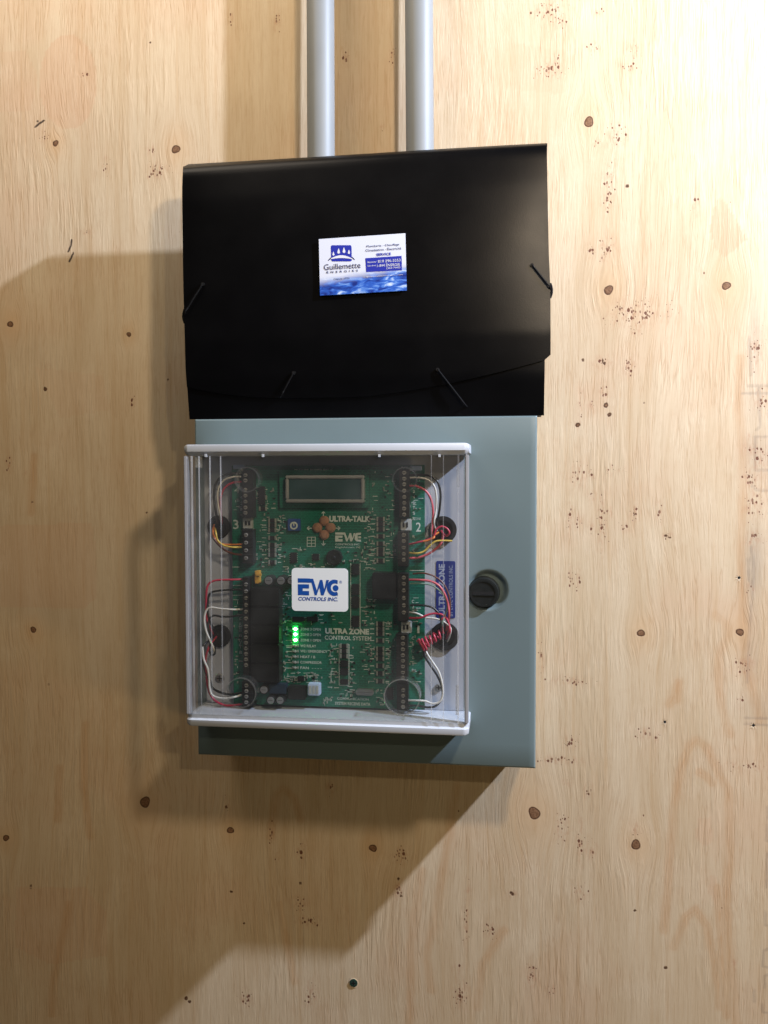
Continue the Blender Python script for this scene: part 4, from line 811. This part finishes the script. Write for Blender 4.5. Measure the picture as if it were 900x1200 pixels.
def folder():
    base = fpt(.5, 1); t = thing('folder', 'black expanding file folder standing on the cabinet against the conduits', 'folder', (base.x, -70, FB))
    def sheet(vmax, off, th, nu=60, nv=48, ri=None, le=None):
        bm = bmesh.new(); A, B = [], []
        for j in range(nv+1):
            ra, rb = [], []
            for i in range(nu+1):
                u = i/nu; v = vmax(u)*j/nv
                ra.append(bm.verts.new(fpt(u, v, off, le, ri))); rb.append(bm.verts.new(fpt(u, v, off-th, le, ri)))
            A.append(ra); B.append(rb)
        for j in range(nv):
            for i in range(nu):
                bm.faces.new((A[j][i], A[j][i+1], A[j+1][i+1], A[j+1][i])); bm.faces.new((B[j][i], B[j+1][i], B[j+1][i+1], B[j][i+1]))
        for j in range(nv):
            bm.faces.new((A[j][0], A[j+1][0], B[j+1][0], B[j][0])); bm.faces.new((A[j][-1], B[j][-1], B[j+1][-1], A[j+1][-1]))
        for i in range(nu):
            bm.faces.new((A[0][i], B[0][i], B[0][i+1], A[0][i+1])); bm.faces.new((A[-1][i], A[-1][i+1], B[-1][i+1], B[-1][i]))
        bmesh.ops.recalc_face_normals(bm, faces=bm.faces); return bm
    body_r = [(0, 638.5), (.5, 639.5), (.8, 638.5), (1, 637.5)]
    obj('front_panel', sheet(lambda u: 1, 0, 2, ri=body_r), POLY, t, smooth=60)
    def vend(u):                                         # lower edge of the flap: sags to the middle, rounded corner at the right
        e = .925-.13*max(0, (u-.45)/.55)**1.6-.05*max(0, (.3-u)/.3)**2
        if u > .985: e -= .014*((u-.985)/.015)**2
        return e
    fl = obj('flap', sheet(vend, 1.1, .9), POLY, t, smooth=60)
    # back panel leaning on the conduits, a little taller than the flap
    tl, tr = W(222, 192.6, 65), W(641.3, 168.6, 65); bl = fpt(0, 1); br = fpt(1, 1, ri=body_r); bm = bmesh.new()
    pts = [(bl.x+3, FB), (br.x-2, FB), (tr.x, tr.z), (tl.x, tl.z)]; add_poly(bm, pts, 63.6, 65.8); obj('back_panel', bm, POLYB, t)
    # roof of the folder joining back panel and flap
    bm = bmesh.new(); A, B = [], []
    for i in range(41):
        u = i/40; f = fpt(u, 0, 1.0); x = tl.x+(tr.x-tl.x)*u; zz = tl.z+(tr.z-tl.z)*u
        ring = [Vector((x, -65.9, zz-1)), Vector((x, -68, zz-.8)), Vector((f.x*.5+x*.5, -72, (zz+f.z)/2)), Vector((f.x, -77, f.z+.2)), f]
        A.append([bm.verts.new(p) for p in ring]); B.append([bm.verts.new(p-Vector((0, 0, 1.4))) for p in ring])
    for i in range(40):
        for k in range(4):
            bm.faces.new((A[i][k], A[i][k+1], A[i+1][k+1], A[i+1][k])); bm.faces.new((B[i][k], B[i+1][k], B[i+1][k+1], B[i][k+1]))
    bmesh.ops.recalc_face_normals(bm, faces=bm.faces); obj('top_fold', bm, POLYB, t, smooth=60)
    # pleated gussets
    for side in (0, 1):
        bm = bmesh.new(); n = 14; rows = []
        for j in range(25):
            v = .01+.985*j/24; f = fpt(side, v, -2.2, ri=body_r); sgn = 1 if side == 0 else -1; row = []
            for k in range(n+1):
                d = 66+(-f.y-66)*k/n; row.append(bm.verts.new((f.x+sgn*(3+(9 if k % 2 else 0)), -d, f.z-.3)))
            rows.append(row)
        for a, b_ in zip(rows, rows[1:]):
            for k in range(n): bm.faces.new((a[k], a[k+1], b_[k+1], b_[k]))
        obj('gusset', bm, POLY, t, smooth=0)
    bm = bmesh.new(); add_box(bm, bl.x+12, br.x-12, 66, 87, FB+.1, FB+1.5); obj('base_panel', bm, POLY, t)
    # elastic cords at the corners, each from an eyelet
    def loc(px, py, off):
        u = (px-215)/428; v = .5
        for _ in range(25):
            P = fpt(u, v, off); x, y = pj(P); u += (px-x)/430*.8; v += (py-y)/305*.8
        return fpt(u, v, off)
    def cord(a, b_, c):
        A, B = loc(*a, 2.6), loc(*b_, 2.9); C_ = loc(*c, -14); mid = [A+(B-A)*k/5+Vector((0, -.8*math.sin(math.pi*k/5), 0)) for k in range(6)]
        bm = bmesh.new(); add_tube(bm, smooth_path([A+Vector((0, 4, 0))]+mid+[C_], 4), .85, 8); obj('elastic_cord', bm, ELAS, t)
        bm = bmesh.new(); add_ring(bm, (A.x, A.z), .9, 1.9, -A.y-1.2, -A.y+.4, 16); obj('eyelet', bm, EYE, t)
    cord((237.5, 333), (216.5, 367), (217.5, 375)); cord((623.5, 310.5), (644.6, 337), (643.5, 347))
    cord((344, 437), (330, 463), (322, 478)); cord((513, 433), (545, 474), (554, 484))
    for px, py, s in ((216.4, 370, -1), (644.8, 340, 1)):
        p = loc(px, py, -2); bm = bmesh.new(); add_tube(bm, smooth_path([p+Vector((0, 0, 7)), p+Vector((s*1.5, 0, 2)), p+Vector((s*1.5, 0, -3)), p+Vector((0, 0, -8))], 4), 1.3, 8); obj('elastic_cord', bm, ELAS, t)
    return loc
floc = folder()

# ================================================================== BUSINESS CARD
def card():
    # four corners measured on the folder's face; the card lies just proud of it
    cor = [(373.7, 280.3), (475.6, 273.7), (476.2, 340.4), (375.3, 346.7)]
    P = [floc(x, y, 3.4) for x, y in cor]; c = sum(P, Vector())/4; n = ((P[1]-P[0]).cross(P[3]-P[0])).normalized()
    if n.y > 0: n = -n
    mx = max((floc(x, y, 3.4)-c).dot(n) for x, y in [(424, 310), (400, 300), (450, 330), (373, 313), (476, 307)])
    ux = ((P[1]-P[0])+(P[2]-P[3])); W_ = ux.length/2; ux.normalize(); uz = n.cross(ux); uz = -uz if uz.z < 0 else uz; H_ = ((P[0]-P[3])+(P[1]-P[2])).length/2
    c = c+n*max(mx, 0)
    fn = lambda a, b, o=.45: tuple(c+ux*((a-.5)*W_)+uz*((b-.5)*H_)+n*o)
    bm = bmesh.new(); uvl = bm.loops.layers.uv.new('UVMap')
    f_ = [bm.verts.new(fn(a, b, .3)) for a, b in ((0, 0), (1, 0), (1, 1), (0, 1))]; k_ = [bm.verts.new(fn(a, b, -.3)) for a, b in ((0, 0), (1, 0), (1, 1), (0, 1))]
    fa = [bm.faces.new(f_), bm.faces.new(k_[::-1])]+[bm.faces.new((f_[i], k_[i], k_[(i+1) % 4], f_[(i+1) % 4])) for i in range(4)]
    uvm = {v: uv for v, uv in zip(f_+k_, [(0, 0), (1, 0), (1, 1), (0, 1)]*2)}
    for f in bm.faces:
        for l in f.loops: l[uvl].uv = uvm[l.vert]
    bmesh.ops.recalc_face_normals(bm, faces=bm.faces)
    t = thing('business_card', 'white and blue heating company card stuck on the black folder', 'card', tuple(c)); obj('card_stock', bm, CARDP, t, smooth=0)
    # printing, in the 900 px enlargement's coordinates rectified to the card
    def uvp(x, y):
        a = (x-95)/705; top = 140-45*a; bot = 600-45*a; return a, 1-(y-top)/(bot-top)
    E_ = lambda x, y, o=.45: fn(*uvp(x, y), o)
    def T_(s, x0, y0, x1, y1, m, name='lettering', **k):
        bm = bmesh.new(); a0, b1 = uvp(x0, y0); a1, b0 = uvp(x1, y1)
        # rows follow the card, so undo the slope of the sight line
        sl = 45*(x1-x0)/705/460; hh = max((y1-y0-sl*460)/460, .022); v0 = 1-((y1+ (x0-95)/705*45*1.0)-140)/460; 
        add_text(bm, s, 0, 0, 0, 0, 0, fn=lambda a, b: fn(a0+(a1-a0)*a, v0+hh*b, .62), **k); obj(name, bm, m, t, smooth=0)
    bm = bmesh.new(); B0 = lambda x, y, o: fn(*uvp(x, y), o)
    x0, x1, y0, y1 = 193, 362, 190, 322; r = 14; ring = []
    for cx, cy, a0 in ((x1-r, y0+r, -90), (x1-r, y1-r, 0), (x0+r, y1-r, 90), (x0+r, y0+r, 180)):
        for k in range(5): a = R_(a0+22.5*k); ring.append((cx+r*math.cos(a), cy+r*math.sin(a)-45*((cx-277)/705)*.0))
    bm.faces.new([bm.verts.new(B0(x, y, .45)) for x, y in ring]); obj('emblem_square', bm, INK, t, smooth=0)
    bm = bmesh.new()
    for dx, dy, s in ((213, 262, .8), (256, 242, 1.05), (300, 236, 1.1), (340, 248, .85)):
        dp = [(dx+s*14*math.sin(th)*math.sin(th/2)**1.2, dy-s*(26*math.cos(th)) * (1 if math.cos(th) > 0 else .62)) for th in np.linspace(0, 2*math.pi, 25)[:-1]]
        bm.faces.new([bm.verts.new(B0(x, y, .6)) for x, y in dp])
    arc = [(193+(169)*k/16, 296-24*math.sin(math.pi*k/16)) for k in range(17)]+[(362-169*k/16, 303-8*math.sin(math.pi*k/16)) for k in range(17)]
    bm.faces.new([bm.verts.new(B0(x, y, .62)) for x, y in arc]); obj('emblem_drops', bm, CARDM, t, smooth=0)
    bm = bmesh.new()
    for s in (-1, 1): bm.faces.new([bm.verts.new(B0(277+s*x, y+(-3 if s > 0 else 3), .45)) for x, y in ((88, 286), (112, 311), (104, 313), (84, 296))])
    obj('emblem_roof', bm, INKD, t, smooth=0)
    T_('Guillemette', 132, 328, 432, 394, INKD); T_('ÉNERGIES', 153, 384, 410, 420, INKD, spacing=1.9, bold=.02); T_('Depuis 1955', 212, 450, 340, 476, INKD)
    T_('Plomberie - Chauffage', 484, 176, 750, 214, INKD, bold=.008); T_('Climatisation - Électricité', 474, 202, 764, 244, INKD, bold=.008); T_('SERVICE', 562, 250, 680, 279, INK, bold=.03)
    bm = bmesh.new(); add_flat(bm, [(472, 296), (766, 277), (766, 393), (476, 408)], lambda x, y: B0(x, y, .45)); obj('number_panel', bm, INK, t, smooth=0)
    T_('Bécancour', 490, 316, 562, 336, CARDM); T_('819 296-3353', 574, 300, 756, 334, CARDM); T_('Sans frais', 490, 348, 556, 364, CARDM); T_('1-844 ÉNERGIE', 566, 330, 750, 368, CARDM); T_('(363-7443)', 642, 362, 752, 388, CARDM)
    T_('guillemetteenergies.com', 476, 424, 772, 452, CARDM)
card()

for o in bpy.data.objects:
    if '_o' in o: del o['_o']
